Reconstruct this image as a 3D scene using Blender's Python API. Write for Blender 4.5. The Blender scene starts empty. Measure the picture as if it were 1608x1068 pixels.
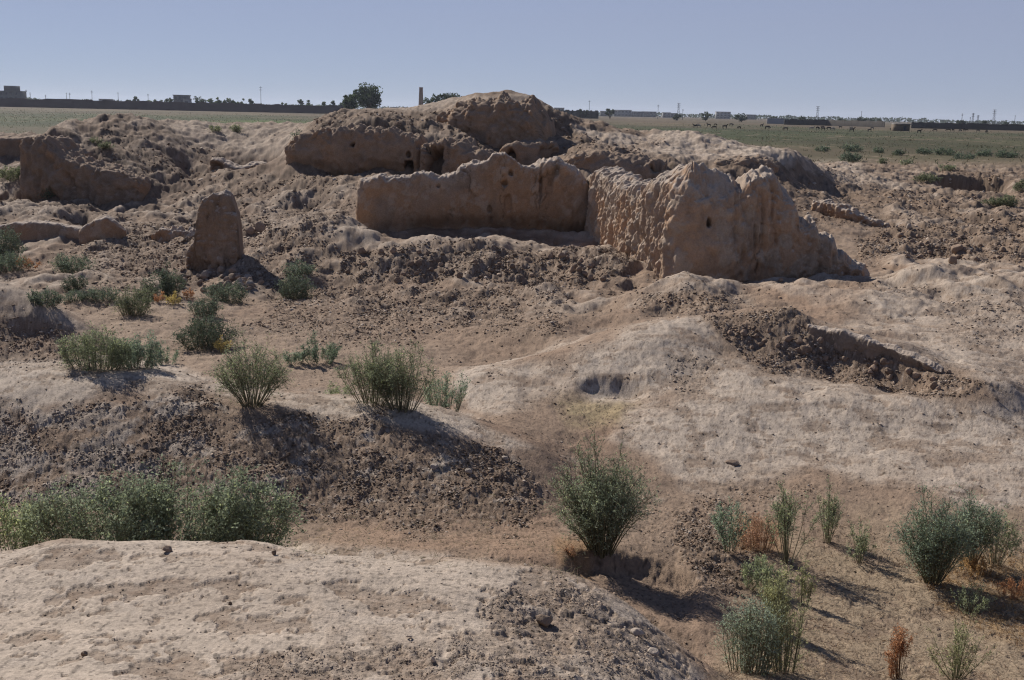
import bpy, math, random
import numpy as np
from mathutils import Matrix, Vector

SC = bpy.context.scene
COL = SC.collection
rad = math.radians
F = 1724.0
CAMZ = 4.2
PITCH = math.atan((534 - 176) / F)
ROLL = rad(1.3)
PLAIN = 1.5
SUN_EL, SUN_AZ = rad(35.5), rad(-40)          # azimuth from +Y, negative = left

_f = np.array([0, math.cos(PITCH), -math.sin(PITCH)])
_r0 = np.array([1.0, 0, 0])
_u0 = np.array([0, math.sin(PITCH), math.cos(PITCH)])
_r = _r0 * math.cos(ROLL) + _u0 * math.sin(ROLL)
_u = _u0 * math.cos(ROLL) - _r0 * math.sin(ROLL)
CAM = np.array([0, 0, CAMZ])


def ray(px, py):
    d = _f + (px - 804) / F * _r + (534 - py) / F * _u
    return d / d[1]


def P(px, py, Y):
    """world point at distance Y in front, seen at (px, py)"""
    return CAM + ray(px, py) * Y


def project(x, y, z):
    z = z - CAMZ
    a = y * _f[1] + z * _f[2]
    return (804 + F * (x * _r[0] + y * _r[1] + z * _r[2]) / a,
            534 - F * (x * _u[0] + y * _u[1] + z * _u[2]) / a)


# ------------------------------------------------------------------ noise
def _hash(ix, iy, iz, seed):
    h = (ix.astype(np.uint32) * np.uint32(374761393) + iy.astype(np.uint32) * np.uint32(668265263)
         + iz.astype(np.uint32) * np.uint32(2147483647) + np.uint32((seed * 974634773) & 0xffffffff))
    h = (h ^ (h >> np.uint32(13))) * np.uint32(1274126177)
    h = (h ^ (h >> np.uint32(16))) * np.uint32(2246822519)
    return h ^ (h >> np.uint32(15))


def _h01(ix, iy, iz, seed):
    return (_hash(ix, iy, iz, seed) & np.uint32(0xffffff)).astype(np.float32) / np.float32(0xffffff)


def noise2(x, y, seed=0):
    xf, yf = np.floor(x), np.floor(y)
    ix, iy = xf.astype(np.int64), yf.astype(np.int64)
    fx, fy = (x - xf).astype(np.float32), (y - yf).astype(np.float32)
    out = 0
    sx = fx * fx * fx * (fx * (fx * 6 - 15) + 10)
    sy = fy * fy * fy * (fy * (fy * 6 - 15) + 10)
    z0 = np.zeros_like(ix)
    for dx in (0, 1):
        for dy in (0, 1):
            a = _h01(ix + dx, iy + dy, z0, seed) * np.float32(2 * np.pi)
            g = np.cos(a) * (fx - dx) + np.sin(a) * (fy - dy)
            out = out + g * (sx if dx else 1 - sx) * (sy if dy else 1 - sy)
    return out * np.float32(1.45)


def noise3(x, y, z, seed=0):
    xf, yf, zf = np.floor(x), np.floor(y), np.floor(z)
    ix, iy, iz = xf.astype(np.int64), yf.astype(np.int64), zf.astype(np.int64)
    fx, fy, fz = x - xf, y - yf, z - zf
    s = [t * t * t * (t * (t * 6 - 15) + 10) for t in (fx, fy, fz)]
    out = 0
    for dx in (0, 1):
        for dy in (0, 1):
            for dz in (0, 1):
                v = _h01(ix + dx, iy + dy, iz + dz, seed)
                out = out + v * (s[0] if dx else 1 - s[0]) * (s[1] if dy else 1 - s[1]) * (s[2] if dz else 1 - s[2])
    return out * 2 - 1


def fbm2(x, y, oct=4, seed=0, gain=.5):
    a, o, n = 1.0, 0, 0
    for k in range(oct):
        o = o + a * noise2(x * 2 ** k + 17.3 * k, y * 2 ** k - 9.1 * k, seed + k)
        n += a
        a *= gain
    return o / n


def fbm3(x, y, z, oct=4, seed=0, gain=.5):
    a, o, n = 1.0, 0, 0
    for k in range(oct):
        o = o + a * noise3(x * 2 ** k, y * 2 ** k, z * 2 ** k, seed + k)
        n += a
        a *= gain
    return o / n


def worley(x, y, seed=0):
    """clod field: rounded lumps of random height, 0..1"""
    xf, yf = np.floor(x), np.floor(y)
    ix, iy = xf.astype(np.int64), yf.astype(np.int64)
    z0 = np.zeros_like(ix)
    best = np.zeros(x.shape, np.float32)
    for dx in (-1, 0, 1):
        for dy in (-1, 0, 1):
            jx = _h01(ix + dx, iy + dy, z0, seed)
            jy = _h01(ix + dx, iy + dy, z0, seed + 1)
            hh = _h01(ix + dx, iy + dy, z0, seed + 2)
            rr = .35 + .5 * _h01(ix + dx, iy + dy, z0, seed + 3)
            d2 = ((xf + dx + jx - x) ** 2 + (yf + dy + jy - y) ** 2) / (rr * rr)
            best = np.maximum(best, (hh * np.sqrt(np.clip(1 - d2, 0, 1))).astype(np.float32))
    return best


def sstep(a, b, x):
    t = np.clip((x - a) / (b - a), 0, 1)
    return t * t * (3 - 2 * t)


# ------------------------------------------------------------------ objects
def tag(o, label=None, cat=None, group=None, kind=None):
    if label: o['label'] = label
    if cat: o['category'] = cat
    if group: o['group'] = group
    if kind or cat: o['kind'] = kind or 'thing'
    return o


def empty(name, loc, rz=0, parent=None):
    o = bpy.data.objects.new(name, None)
    COL.objects.link(o)
    o.location = loc
    o.rotation_euler = (0, 0, rz)
    o.parent = parent
    o.empty_display_size = .1
    return o


def mesh_obj(name, V, Fc, mat, parent=None, col=None, smooth=False, loc=None, loops=None):
    """V (n,3), Fc (m,k) index array (k = 3 or 4) or list of such arrays"""
    me = bpy.data.meshes.new(name)
    fl = Fc if isinstance(Fc, list) else [Fc]
    fl = [np.asarray(a, np.int32) for a in fl if len(a)]
    V = np.asarray(V, np.float32)
    me.vertices.add(len(V))
    me.vertices.foreach_set('co', V.ravel())
    li = np.concatenate([a.ravel() for a in fl])
    tot = np.concatenate([np.full(len(a), a.shape[1], np.int32) for a in fl])
    st = np.concatenate([[0], np.cumsum(tot)[:-1]]).astype(np.int32)
    me.loops.add(len(li))
    me.loops.foreach_set('vertex_index', li)
    me.polygons.add(len(tot))
    me.polygons.foreach_set('loop_start', st)
    me.polygons.foreach_set('loop_total', tot)
    if smooth:
        me.polygons.foreach_set('use_smooth', np.ones(len(tot), bool))
    if col is not None:
        c = np.ones((len(V), 4), np.float32)
        c[:, :col.shape[1]] = col
        at = me.color_attributes.new('Col', 'FLOAT_COLOR', 'POINT')
        at.data.foreach_set('color', c.ravel())
    me.update(calc_edges=True)
    me.validate()
    if mat: me.materials.append(mat)
    o = bpy.data.objects.new(name, me)
    COL.objects.link(o)
    o.parent = parent
    if loc is not None: o.location = loc
    return o


# ------------------------------------------------------------------ materials
def new_mat(name):
    m = bpy.data.materials.new(name)
    m.use_nodes = True
    nt = m.node_tree
    b = nt.nodes['Principled BSDF']
    b.inputs['Roughness'].default_value = .95
    b.inputs['Specular IOR Level'].default_value = .12
    return m, nt, b


def N(nt, t, **kw):
    n = nt.nodes.new(t)
    for k, v in kw.items():
        if k in n.inputs: n.inputs[k].default_value = v
        else: setattr(n, k, v)
    return n


def earth_mat(name, scale=1.0, dust=None, bump=.5, grain=(.72, 1.25)):
    """vertex colour broken up by fine grain, with optional dust settled on level faces"""
    m, nt, b = new_mat(name)
    L = nt.links.new
    at = N(nt, 'ShaderNodeAttribute', attribute_name='Col')
    tc = N(nt, 'ShaderNodeTexCoord')
    n1 = N(nt, 'ShaderNodeTexNoise', Scale=38.0 * scale, Detail=8.0, Roughness=.7)
    L(tc.outputs['Object'], n1.inputs['Vector'])
    mr = N(nt, 'ShaderNodeMapRange')
    mr.inputs['From Min'].default_value = .3
    mr.inputs['From Max'].default_value = .7
    mr.inputs['To Min'].default_value = grain[0]
    mr.inputs['To Max'].default_value = grain[1]
    L(n1.outputs['Fac'], mr.inputs['Value'])
    mul = N(nt, 'ShaderNodeVectorMath', operation='SCALE')
    L(mr.outputs['Result'], mul.inputs['Scale'])
    src = at.outputs['Color']
    if dust:
        ge = N(nt, 'ShaderNodeNewGeometry')
        sp = N(nt, 'ShaderNodeSeparateXYZ')
        L(ge.outputs['Normal'], sp.inputs['Vector'])
        n3 = N(nt, 'ShaderNodeTexNoise', Scale=5.0 * scale, Detail=5.0)
        L(tc.outputs['Object'], n3.inputs['Vector'])
        ad = N(nt, 'ShaderNodeMath', operation='MULTIPLY_ADD')
        ad.inputs[1].default_value = .7
        L(n3.outputs['Fac'], ad.inputs[0])
        L(sp.outputs['Z'], ad.inputs[2])
        mp = N(nt, 'ShaderNodeMapRange')
        mp.inputs['From Min'].default_value = .75
        mp.inputs['From Max'].default_value = 1.1
        L(ad.outputs[0], mp.inputs['Value'])
        mx = N(nt, 'ShaderNodeMix', data_type='RGBA')
        L(mp.outputs['Result'], mx.inputs[0])
        L(at.outputs['Color'], mx.inputs[6])
        mx.inputs[7].default_value = (*dust, 1)
        src = mx.outputs[2]
    L(src, mul.inputs[0])
    L(mul.outputs['Vector'], b.inputs['Base Color'])
    n2 = N(nt, 'ShaderNodeTexNoise', Scale=70.0 * scale, Detail=6.0, Roughness=.65)
    L(tc.outputs['Object'], n2.inputs['Vector'])
    bp = N(nt, 'ShaderNodeBump', Strength=bump, Distance=.02 / scale)
    L(n2.outputs['Fac'], bp.inputs['Height'])
    L(bp.outputs['Normal'], b.inputs['Normal'])
    return m


def leaf_mat(name, transl=.3):
    m, nt, b = new_mat(name)
    L = nt.links.new
    at = N(nt, 'ShaderNodeAttribute', attribute_name='Col')
    L(at.outputs['Color'], b.inputs['Base Color'])
    b.inputs['Roughness'].default_value = .7
    b.inputs['Specular IOR Level'].default_value = .25
    tr = N(nt, 'ShaderNodeBsdfTranslucent')
    L(at.outputs['Color'], tr.inputs['Color'])
    mx = N(nt, 'ShaderNodeMixShader')
    mx.inputs[0].default_value = transl
    L(b.outputs[0], mx.inputs[1])
    L(tr.outputs[0], mx.inputs[2])
    L(mx.outputs[0], nt.nodes['Material Output'].inputs['Surface'])
    return m


def flat_mat(name, c, rough=.9, var=.25, scale=3.0):
    m, nt, b = new_mat(name)
    L = nt.links.new
    tc = N(nt, 'ShaderNodeTexCoord')
    n1 = N(nt, 'ShaderNodeTexNoise', Scale=scale, Detail=5.0)
    L(tc.outputs['Object'], n1.inputs['Vector'])
    cr = N(nt, 'ShaderNodeMix', data_type='RGBA')
    cr.inputs[6].default_value = (*[v * (1 - var) for v in c], 1)
    cr.inputs[7].default_value = (*[min(1, v * (1 + var)) for v in c], 1)
    L(n1.outputs['Fac'], cr.inputs[0])
    L(cr.outputs[2], b.inputs['Base Color'])
    b.inputs['Roughness'].default_value = rough
    return m


# ------------------------------------------------------------------ camera, sun, sky
cam = bpy.data.objects.new('camera', bpy.data.cameras.new('camera'))
COL.objects.link(cam)
M = Matrix.Identity(4)
for i in range(3):
    M[i][0], M[i][1], M[i][2], M[i][3] = _r[i], _u[i], -_f[i], CAM[i]
cam.matrix_world = M
cam.data.sensor_width = 36
cam.data.lens = 36 * F / 1608
cam.data.clip_start = .05
cam.data.clip_end = 20000
SC.camera = cam

sun = bpy.data.objects.new('sun', bpy.data.lights.new('sun', 'SUN'))
COL.objects.link(sun)
sun.data.energy = 4.8
sun.data.angle = rad(.53)
sun.data.color = (1, .95, .88)
sd = Vector((math.sin(SUN_AZ) * math.cos(SUN_EL), math.cos(SUN_AZ) * math.cos(SUN_EL), math.sin(SUN_EL)))
sun.rotation_euler = (-sd).to_track_quat('-Z', 'Y').to_euler()

W = bpy.data.worlds.new('World')
SC.world = W
W.use_nodes = True
nt = W.node_tree
bg = nt.nodes['Background']
sky = nt.nodes.new('ShaderNodeTexSky')
sky.sky_type = 'NISHITA'
sky.sun_disc = False
sky.sun_elevation = SUN_EL
sky.sun_rotation = SUN_AZ
sky.altitude = 300
sky.air_density = .6
sky.dust_density = 0
sky.ozone_density = 8
# dusty lilac-grey air low in the sky
tcw = nt.nodes.new('ShaderNodeTexCoord')
spw = nt.nodes.new('ShaderNodeSeparateXYZ')
nt.links.new(tcw.outputs['Generated'], spw.inputs[0])
mrw = nt.nodes.new('ShaderNodeMapRange')
for k, v in (('From Min', .08), ('From Max', .6), ('To Min', .8), ('To Max', .1)):
    mrw.inputs[k].default_value = v
nt.links.new(spw.outputs['Z'], mrw.inputs['Value'])
mxw = nt.nodes.new('ShaderNodeMix')
mxw.data_type = 'RGBA'
nt.links.new(mrw.outputs[0], mxw.inputs[0])
nt.links.new(sky.outputs[0], mxw.inputs[6])
mxw.inputs[7].default_value = (3.28, 3.42, 4.34, 1)
nt.links.new(mxw.outputs[2], bg.inputs[0])
bg.inputs[1].default_value = .085
SC.view_settings.view_transform = 'Standard'
SC.view_settings.look = 'None'
SC.view_settings.gamma = 1
SC.view_settings.exposure = .31
SC.cycles.use_denoising = True
SC.cycles.denoising_prefilter = 'NONE'
SC.cycles.denoising_input_passes = 'RGB_ALBEDO_NORMAL'
SC.cycles.filter_width = 1.2
SC.cycles.sample_clamp_indirect = 3.0
SC.cycles.max_bounces = 6
SC.cycles.diffuse_bounces = 3
SC.cycles.transparent_max_bounces = 4
# ------------------------------------------------------------------ ground: control chains
# ('p', [(px, py, Y) ...]) seen points; ('w', [(px, Y, z) ...]) hidden points
CH = [
 ('w', [(-900, 1.0, 2.6), (0, 1.0, 2.6), (800, 1.0, 2.6), (1700, 1.0, 2.5), (2600, 1.0, 2.2)]),
 ('w', [(-800, 3.0, 2.3), (-300, 3.0, 2.3), (200, 3.0, 2.28), (700, 3.0, 2.22), (1100, 3.0, 1.95), (1400, 3.0, 1.75), (1750, 3.2, 1.5), (2500, 3.5, 1.2)]),
 ('w', [(1300, 4.6, 1.15), (1500, 4.8, .98), (1750, 5.0, .85)]),
 ('p', [(-300, 1068, 3.95), (0, 1068, 3.95), (300, 1068, 3.95), (600, 1068, 4.0), (850, 1068, 4.2), (1000, 1068, 4.6), (1080, 1068, 5.1), (1250, 1068, 6.5), (1400, 1068, 6.95), (1608, 1068, 7.0), (1800, 1068, 7.1)]),
 ('p', [(0, 950, 4.95), (300, 950, 4.95), (600, 955, 4.95), (850, 985, 5.0)]),
 ('p', [(-300, 890, 5.4), (-150, 880, 5.6), (0, 868, 5.8), (100, 851, 5.9), (250, 852, 6.0), (380, 851, 6.1), (450, 860, 6.1), (560, 874, 6.1), (700, 880, 6.2), (800, 891, 6.2), (880, 905, 6.2), (950, 937, 6.1), (1000, 965, 5.95), (1050, 1004, 5.7), (1090, 1042, 5.4)]),
 ('w', [(-300, 6.7, 1.1), (-100, 6.8, 1.15), (100, 6.9, 1.15), (300, 6.9, 1.15), (450, 6.9, 1.1), (560, 7.0, 1.02), (700, 7.0, .98), (800, 7.0, .9), (900, 7.0, .68), (1000, 6.9, .52), (1080, 6.7, .5)]),
 ('w', [(-300, 7.8, .7), (0, 7.8, .75), (250, 7.8, .75), (430, 7.8, .8)]),
 ('p', [(520, 862, 8.1), (600, 860, 8.2), (700, 866, 8.1), (800, 874, 7.9), (860, 880, 7.9)]),
 ('p', [(920, 925, 7.7), (1000, 935, 7.8), (1060, 950, 7.8), (1060, 990, 7.3)]),
 # bank under the round bush
 ('p', [(905, 872, 8.35), (960, 872, 8.6), (1010, 874, 8.75), (1060, 884, 8.7), (1085, 905, 8.4)]),
 ('p', [(930, 842, 9.0), (1000, 845, 9.15), (1060, 835, 9.4), (1110, 845, 9.35), (1150, 870, 9.1)]),
 # second mound
 ('p', [(-300, 800, 9.5), (-150, 790, 9.5), (0, 785, 9.4), (250, 795, 9.3), (500, 805, 9.3), (600, 812, 9.2), (700, 822, 9.1), (800, 830, 9.1), (860, 835, 9.05)]),
 ('p', [(-150, 690, 10.2), (0, 682, 10.25), (250, 690, 10.25), (500, 715, 10.1), (700, 745, 9.95), (800, 768, 9.8)]),
 ('p', [(-300, 635, 10.6), (-100, 632, 10.7), (0, 630, 10.7), (130, 625, 10.75), (270, 630, 10.8), (360, 645, 10.8), (450, 645, 10.85), (560, 655, 10.8), (700, 678, 10.7), (780, 705, 10.6)]),
 ('p', [(-300, 588, 11.6), (-150, 580, 11.9), (0, 571, 12.1), (130, 568, 12.2), (270, 581, 12.2), (330, 603, 12.0), (450, 613, 12.0), (560, 622, 11.9), (640, 630, 11.8), (700, 642, 11.6), (760, 666, 11.35), (850, 706, 11.0)]),
 ('w', [(-300, 13.6, .7), (0, 13.6, .65), (250, 13.6, .6), (450, 13.5, .5), (600, 13.3, .45), (700, 13.0, .4)]),
 ('p', [(800, 530, 18.9), (850, 508, 19.5), (920, 497, 19.9), (970, 498, 19.8), (870, 540, 18.2), (940, 528, 18.3)]),
 ('w', [(850, 21.3, .15), (930, 21.5, .2)]),
 # left hump
 ('p', [(-200, 385, 17.5), (-100, 410, 17.5), (0, 443, 17.3), (60, 470, 17.0), (110, 500, 16.8), (145, 522, 16.6)]),
 ('p', [(-100, 500, 16.5), (0, 515, 16.25), (60, 522, 16.3)]),
 ('p', [(-200, 560, 15.5), (0, 560, 15.6), (100, 555, 15.8), (150, 548, 16.1)]),
 ('w', [(-200, 19.5, .7), (0, 19.5, .45), (100, 19.5, .25), (170, 19.0, .15)]),
 # left floor
 ('p', [(200, 560, 17.0), (350, 565, 16.9), (450, 565, 16.9), (550, 565, 17.0), (650, 565, 17.1), (200, 520, 19.2), (250, 500, 20.5), (150, 478, 22.0), (250, 470, 22.8), (400, 500, 21.5), (500, 500, 21.6), (600, 500, 21.8), (700, 515, 20.6), (760, 545, 18.6)]),
 # pale ridge centre right
 ('p', [(720, 606, 14.4), (760, 586, 14.8), (800, 573, 15.2), (850, 560, 15.5), (900, 547, 15.8), (950, 530, 16.2), (1000, 512, 16.6), (1050, 502, 17), (1100, 497, 17.2)]),
 ('w', [(740, 17, .2), (850, 18, .2), (950, 19, .3), (1050, 20, .5)]),
 ('p', [(850, 605, 14.3), (950, 590, 14.6), (1050, 560, 15.3), (760, 645, 13.3), (850, 650, 13.2), (940, 655, 13.3), (1010, 625, 14.0)]),
 # spur and right ground
 ('p', [(1080, 590, 14.8), (1040, 635, 13.6), (980, 680, 12.7), (1110, 600, 14.5), (1200, 650, 13.4), (1300, 680, 12.9), (1400, 660, 13.4), (1500, 655, 13.6), (1608, 650, 14), (1800, 650, 14), (1100, 690, 12.5), (1200, 705, 12.4), (1300, 722, 12.1), (1400, 722, 12.1), (1608, 722, 12.3), (1800, 730, 12.3)]),
 ('p', [(880, 690, 12.3), (900, 740, 11.3), (1000, 765, 11.0), (1100, 780, 10.9), (1300, 785, 10.8), (1500, 785, 10.9), (1608, 790, 11), (1800, 800, 11), (900, 800, 9.9), (1000, 812, 9.9)]),
 ('p', [(1200, 850, 9.6), (1400, 850, 9.7), (1608, 850, 9.9), (1200, 940, 8.3), (1400, 940, 8.5), (1608, 940, 8.6), (1800, 940, 8.6), (1150, 990, 7.5)]),
 # clod pit right
 ('p', [(1080, 500, 17.1), (1130, 494, 17.1), (1180, 487, 17.1), (1230, 485, 16.9), (1290, 512, 16.5), (1340, 527, 16.1), (1400, 544, 15.7), (1440, 562, 15.4), (1475, 580, 15.1), (1530, 592, 14.8), (1580, 602, 14.6)]),
 ('p', [(1180, 545, 16.1), (1250, 570, 15.7), (1320, 592, 15.3), (1400, 602, 15.0), (1480, 606, 14.6)]),
 ('p', [(1110, 535, 16.1), (1180, 582, 15.0), (1230, 600, 14.6), (1330, 612, 14.3), (1430, 622, 14.1), (1510, 628, 14.0)]),
 ('w', [(1120, 18.6, .72), (1200, 18.6, .72), (1300, 18.2, .72), (1400, 17.3, .68), (1500, 16.3, .66)]),
 # behind pit to the L wall
 ('p', [(1200, 470, 21.3), (1300, 470, 21.6), (1340, 500, 19.5), (1450, 495, 20), (1608, 500, 19.5), (1800, 500, 19.5), (1400, 528, 17.9), (1500, 550, 16.9), (1608, 560, 17), (1608, 600, 15.5), (1250, 450, 24.5)]),
 ('p', [(985, 478, 20.9), (1040, 452, 21.7), (1080, 441, 22), (1120, 449, 22), (1160, 470, 21.4)]),
 ('w', [(1040, 23.5, .5), (1080, 23.8, .45), (1130, 23.8, .42)]),
 ('p', [(1000, 497, 19.6), (1080, 489, 19.6), (1150, 488, 19.5)]),
 ('p', [(1370, 441, 24), (1430, 425, 24.5), (1500, 420, 24.5), (1608, 432, 24), (1800, 445, 23.5)]),
 ('w', [(1400, 27, .55), (1500, 27, .55), (1608, 27, .55), (1800, 27, .6)]),
 # terraces before the back wall
 ('p', [(470, 352, 30), (520, 352, 30), (560, 360, 29.5), (590, 381, 28.2), (650, 389, 27.7), (700, 389, 27.7), (760, 387, 27.7), (800, 394, 27.7), (850, 400, 27.7), (900, 399, 27.8), (950, 394, 28.3)]),
 ('p', [(550, 440, 26.1), (620, 437, 26.1), (700, 437, 26.1), (800, 440, 26.0), (900, 440, 25.9), (970, 440, 25.5)]),
 ('p', [(550, 455, 25.2), (700, 452, 25.2), (850, 452, 25.2), (930, 460, 24.3)]),
 ('p', [(460, 475, 23.8), (600, 478, 23.6), (750, 480, 23.5), (860, 480, 23.2)]),
 ('w', [(600, 30, .62), (700, 30, .58), (850, 30, .52), (940, 30, .55), (570, 32.4, .62), (700, 32.2, .58), (850, 32.2, .55), (950, 32.2, .6), (560, 34.5, .9), (700, 35, .95), (850, 35, .95), (980, 35, .95), (1100, 30, .6), (1250, 30, .6), (1100, 27, .4), (1250, 27, .4)]),
 ('p', [(990, 412, 27.6), (1030, 430, 26.4), (1068, 441, 25.8), (1150, 446, 25.7), (1250, 446, 25.8), (1350, 446, 25.6)]),
 # left middle
 ('p', [(300, 430, 26.8), (200, 430, 26.2), (100, 430, 26.5), (340, 422, 26.9), (420, 430, 26.3), (470, 440, 25.6)]),
 ('p', [(0, 395, 31), (100, 385, 31), (200, 372, 32.5), (300, 380, 31), (420, 378, 30.8), (240, 345, 37), (330, 335, 39)]),
 ('p', [(200, 322, 41.5), (300, 318, 42), (420, 332, 38.5), (500, 325, 39.5), (540, 302, 43.5), (400, 285, 48.5), (300, 292, 46.5), (240, 296, 44)]),
 ('p', [(-150, 330, 38), (0, 332, 37.5), (100, 325, 39), (-150, 300, 44), (0, 300, 43.5), (60, 303, 43), (130, 305, 42.6)]),
 ('p', [(-100, 268, 52), (0, 272, 51), (30, 262, 53)]),
 ('w', [(15, 44.5, .95), (32, 45.5, 1.0), (20, 48, 1.1), (38, 48, 1.15)]),
 ('w', [(-200, 55.5, 1.2), (0, 55.5, 1.2), (40, 55, 1.2)]),
 ('w', [(-300, 59, 2.25), (-100, 59, 2.2), (0, 59, 2.2), (40, 58, 2.2), (-100, 70, 2.0), (0, 70, 1.95)]),
 # left ruin mound
 ('p', [(78, 203, 47), (100, 194, 49), (140, 189, 50.5), (190, 184, 51.5), (230, 190, 52), (255, 194, 54), (285, 192, 57), (330, 194, 59), (380, 196, 60), (420, 196, 60), (455, 197, 58)]),
 ('p', [(68, 211, 45), (95, 213, 44.8), (113, 233, 44.5), (140, 251, 44.2), (170, 257, 44.1), (205, 263, 44), (232, 281, 43.9)]),
 ('p', [(478, 222, 46), (495, 207, 45.5), (520, 200, 45.4), (560, 198, 45.2), (610, 201, 45.2), (645, 207, 45.2), (690, 216, 45), (728, 218, 44.8), (765, 233, 44.6), (798, 253, 44.3)]),
 ('p', [(734, 163, 50), (770, 153, 50), (825, 154, 49.8), (850, 172, 49), (864, 192, 48.6), (792, 226, 46.8), (830, 216, 46.6), (872, 220, 46.5)]),
 ('p', [(890, 245, 43.4), (935, 233, 43.2), (990, 243, 42.8), (1040, 250, 42.4), (1130, 245, 44.6), (1190, 244, 44.3), (1222, 252, 44.2)]),
 ('p', [(330, 276, 46.3), (362, 273, 46.4), (348, 246, 49.8), (380, 257, 49.6), (420, 250, 49.6)]),
 ('p', [(120, 215, 47), (200, 230, 46.8), (245, 255, 45.8), (280, 262, 46.2), (280, 225, 50), (350, 225, 52.5), (420, 230, 52), (250, 215, 49.5), (300, 278, 45.8), (450, 250, 48)]),
 ('w', [(0, 75, 1.5), (150, 66, 1.6), (300, 72, 1.55), (450, 72, 1.6)]),
 # central ruin mound
 ('p', [(455, 218, 47.5), (480, 200, 49), (500, 190, 49.5), (530, 180, 50), (570, 171, 51), (620, 174, 51.5), (650, 168, 52), (700, 158, 52.5), (735, 150, 52.5), (770, 149, 52.5), (800, 149, 52.5), (838, 152, 52), (855, 166, 51.5), (880, 176, 51), (905, 188, 50), (940, 206, 49), (1000, 221, 48.5), (1030, 216, 50), (1060, 207, 51), (1080, 207, 51), (1110, 214, 50.5), (1150, 226, 49), (1200, 236, 48), (1250, 242, 47)]),
 ('p', [(540, 187, 47.8), (620, 187, 47.8), (670, 195, 47.6), (700, 176, 50.4), (760, 226, 46.4)]),
 ('w', [(500, 43.3, 1.75), (530, 43.3, 1.75), (560, 43.1, 1.75), (610, 43.1, 1.75), (660, 43, 1.75), (700, 42.8, 1.75), (740, 42.6, 1.75), (780, 42.3, 1.75), (510, 41.5, 1.7), (570, 41.5, 1.7), (640, 41.5, 1.7), (700, 41.3, 1.7), (770, 41, 1.7), (850, 43.3, 1.9)]),
 ('w', [(570, 65, 1.6), (700, 66, 1.6), (800, 66, 1.6), (950, 64, 1.55), (1075, 62, 1.6), (1200, 62, 1.55)]),
 ('p', [(600, 277, 40), (700, 282, 39.5), (900, 285, 39.5)]),
 ('p', [(880, 225, 47), (930, 232, 45), (1000, 240, 45), (1060, 235, 46), (1100, 243, 45.5), (1170, 243, 45), (900, 200, 48.5)]),
 ('w', [(930, 40, 1.75), (1000, 40, 1.7), (1150, 40, 1.6), (1060, 36, 1.2), (1200, 36, 1.2)]),
 # right back
 ('p', [(1260, 262, 55), (1300, 262, 60), (1400, 262, 64), (1608, 262, 68), (1800, 265, 68), (1608, 300, 52), (1440, 285, 54), (1300, 295, 47), (1240, 285, 45), (1450, 330, 42), (1608, 345, 38.5), (1800, 350, 38), (1350, 365, 34), (1280, 330, 38), (1400, 312, 45.5), (1430, 310, 46.5), (1500, 380, 32), (1608, 395, 29.8), (1400, 395, 30.2)]),
]
cp = []
for kind, pts in CH:
    if kind == 'p':
        for px, py, Y in pts: cp.append(tuple(P(px, py, Y)))
    else:
        for px, Y, z in pts: cp.append(((px - 804) / F * Y, Y, z))
for px in (-1200, -400, 400, 1200, 2000, 2800):
    for Y in (95, 180, 500): cp.append(((px - 804) / F * Y, Y, PLAIN))
    for Y in (60,):
        if px in (-1200, -400, 2000, 2800): cp.append(((px - 804) / F * Y, Y, PLAIN))
for px, s in ((-1200, .8), (2800, .8)):
    for Y in (8, 14, 22, 32, 45): cp.append(((px - 804) / F * Y, Y, s + .1 * (Y > 30)))
cp = np.array(cp)
KV = 11.0


def uv(x, y):
    return x / y * (F / 100), np.log(y) * KV


cu, cv = uv(cp[:, 0], cp[:, 1])
C2 = .30 ** 2
D = np.sqrt((cu[:, None] - cu) ** 2 + (cv[:, None] - cv) ** 2 + C2)
n = len(cp)
A = np.zeros((n + 1, n + 1))
A[:n, :n] = D - np.eye(n) * 2e-2
A[:n, n] = A[n, :n] = 1
RW = np.linalg.solve(A, np.append(cp[:, 2], 0)).astype(np.float32)


def base_height(x, y):
    u, v = uv(x, y)
    u, v = u.astype(np.float32), v.astype(np.float32)
    out = np.full(u.shape, RW[n], np.float32)
    for i in range(n):
        out += RW[i] * np.sqrt((u - np.float32(cu[i])) ** 2 + (v - np.float32(cv[i])) ** 2 + np.float32(C2))
    w = sstep(70, 110, y)
    return out * (1 - w) + PLAIN * w


# grid that is finest where the ground is near
uin = np.linspace(-.57, .57, 1400)
uout = .57 + np.cumsum(np.geomspace(.001, .05, 60))
US = np.concatenate([-uout[::-1], uin, uout])
lv = np.concatenate([np.linspace(math.log(1.0), math.log(3.6), 60)[:-1], np.linspace(math.log(3.6), math.log(62), 900)[:-1],
                     np.linspace(math.log(62), math.log(500), 150)[:-1], np.linspace(math.log(500), math.log(6000), 40)])
YS = np.exp(lv)
GU, GY = np.meshgrid(US, YS)
GX = GU * GY
NU, NV = len(US), len(YS)
Z = base_height(GX, GY).astype(np.float64)
PX, PY = project(GX, GY, Z)


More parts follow.
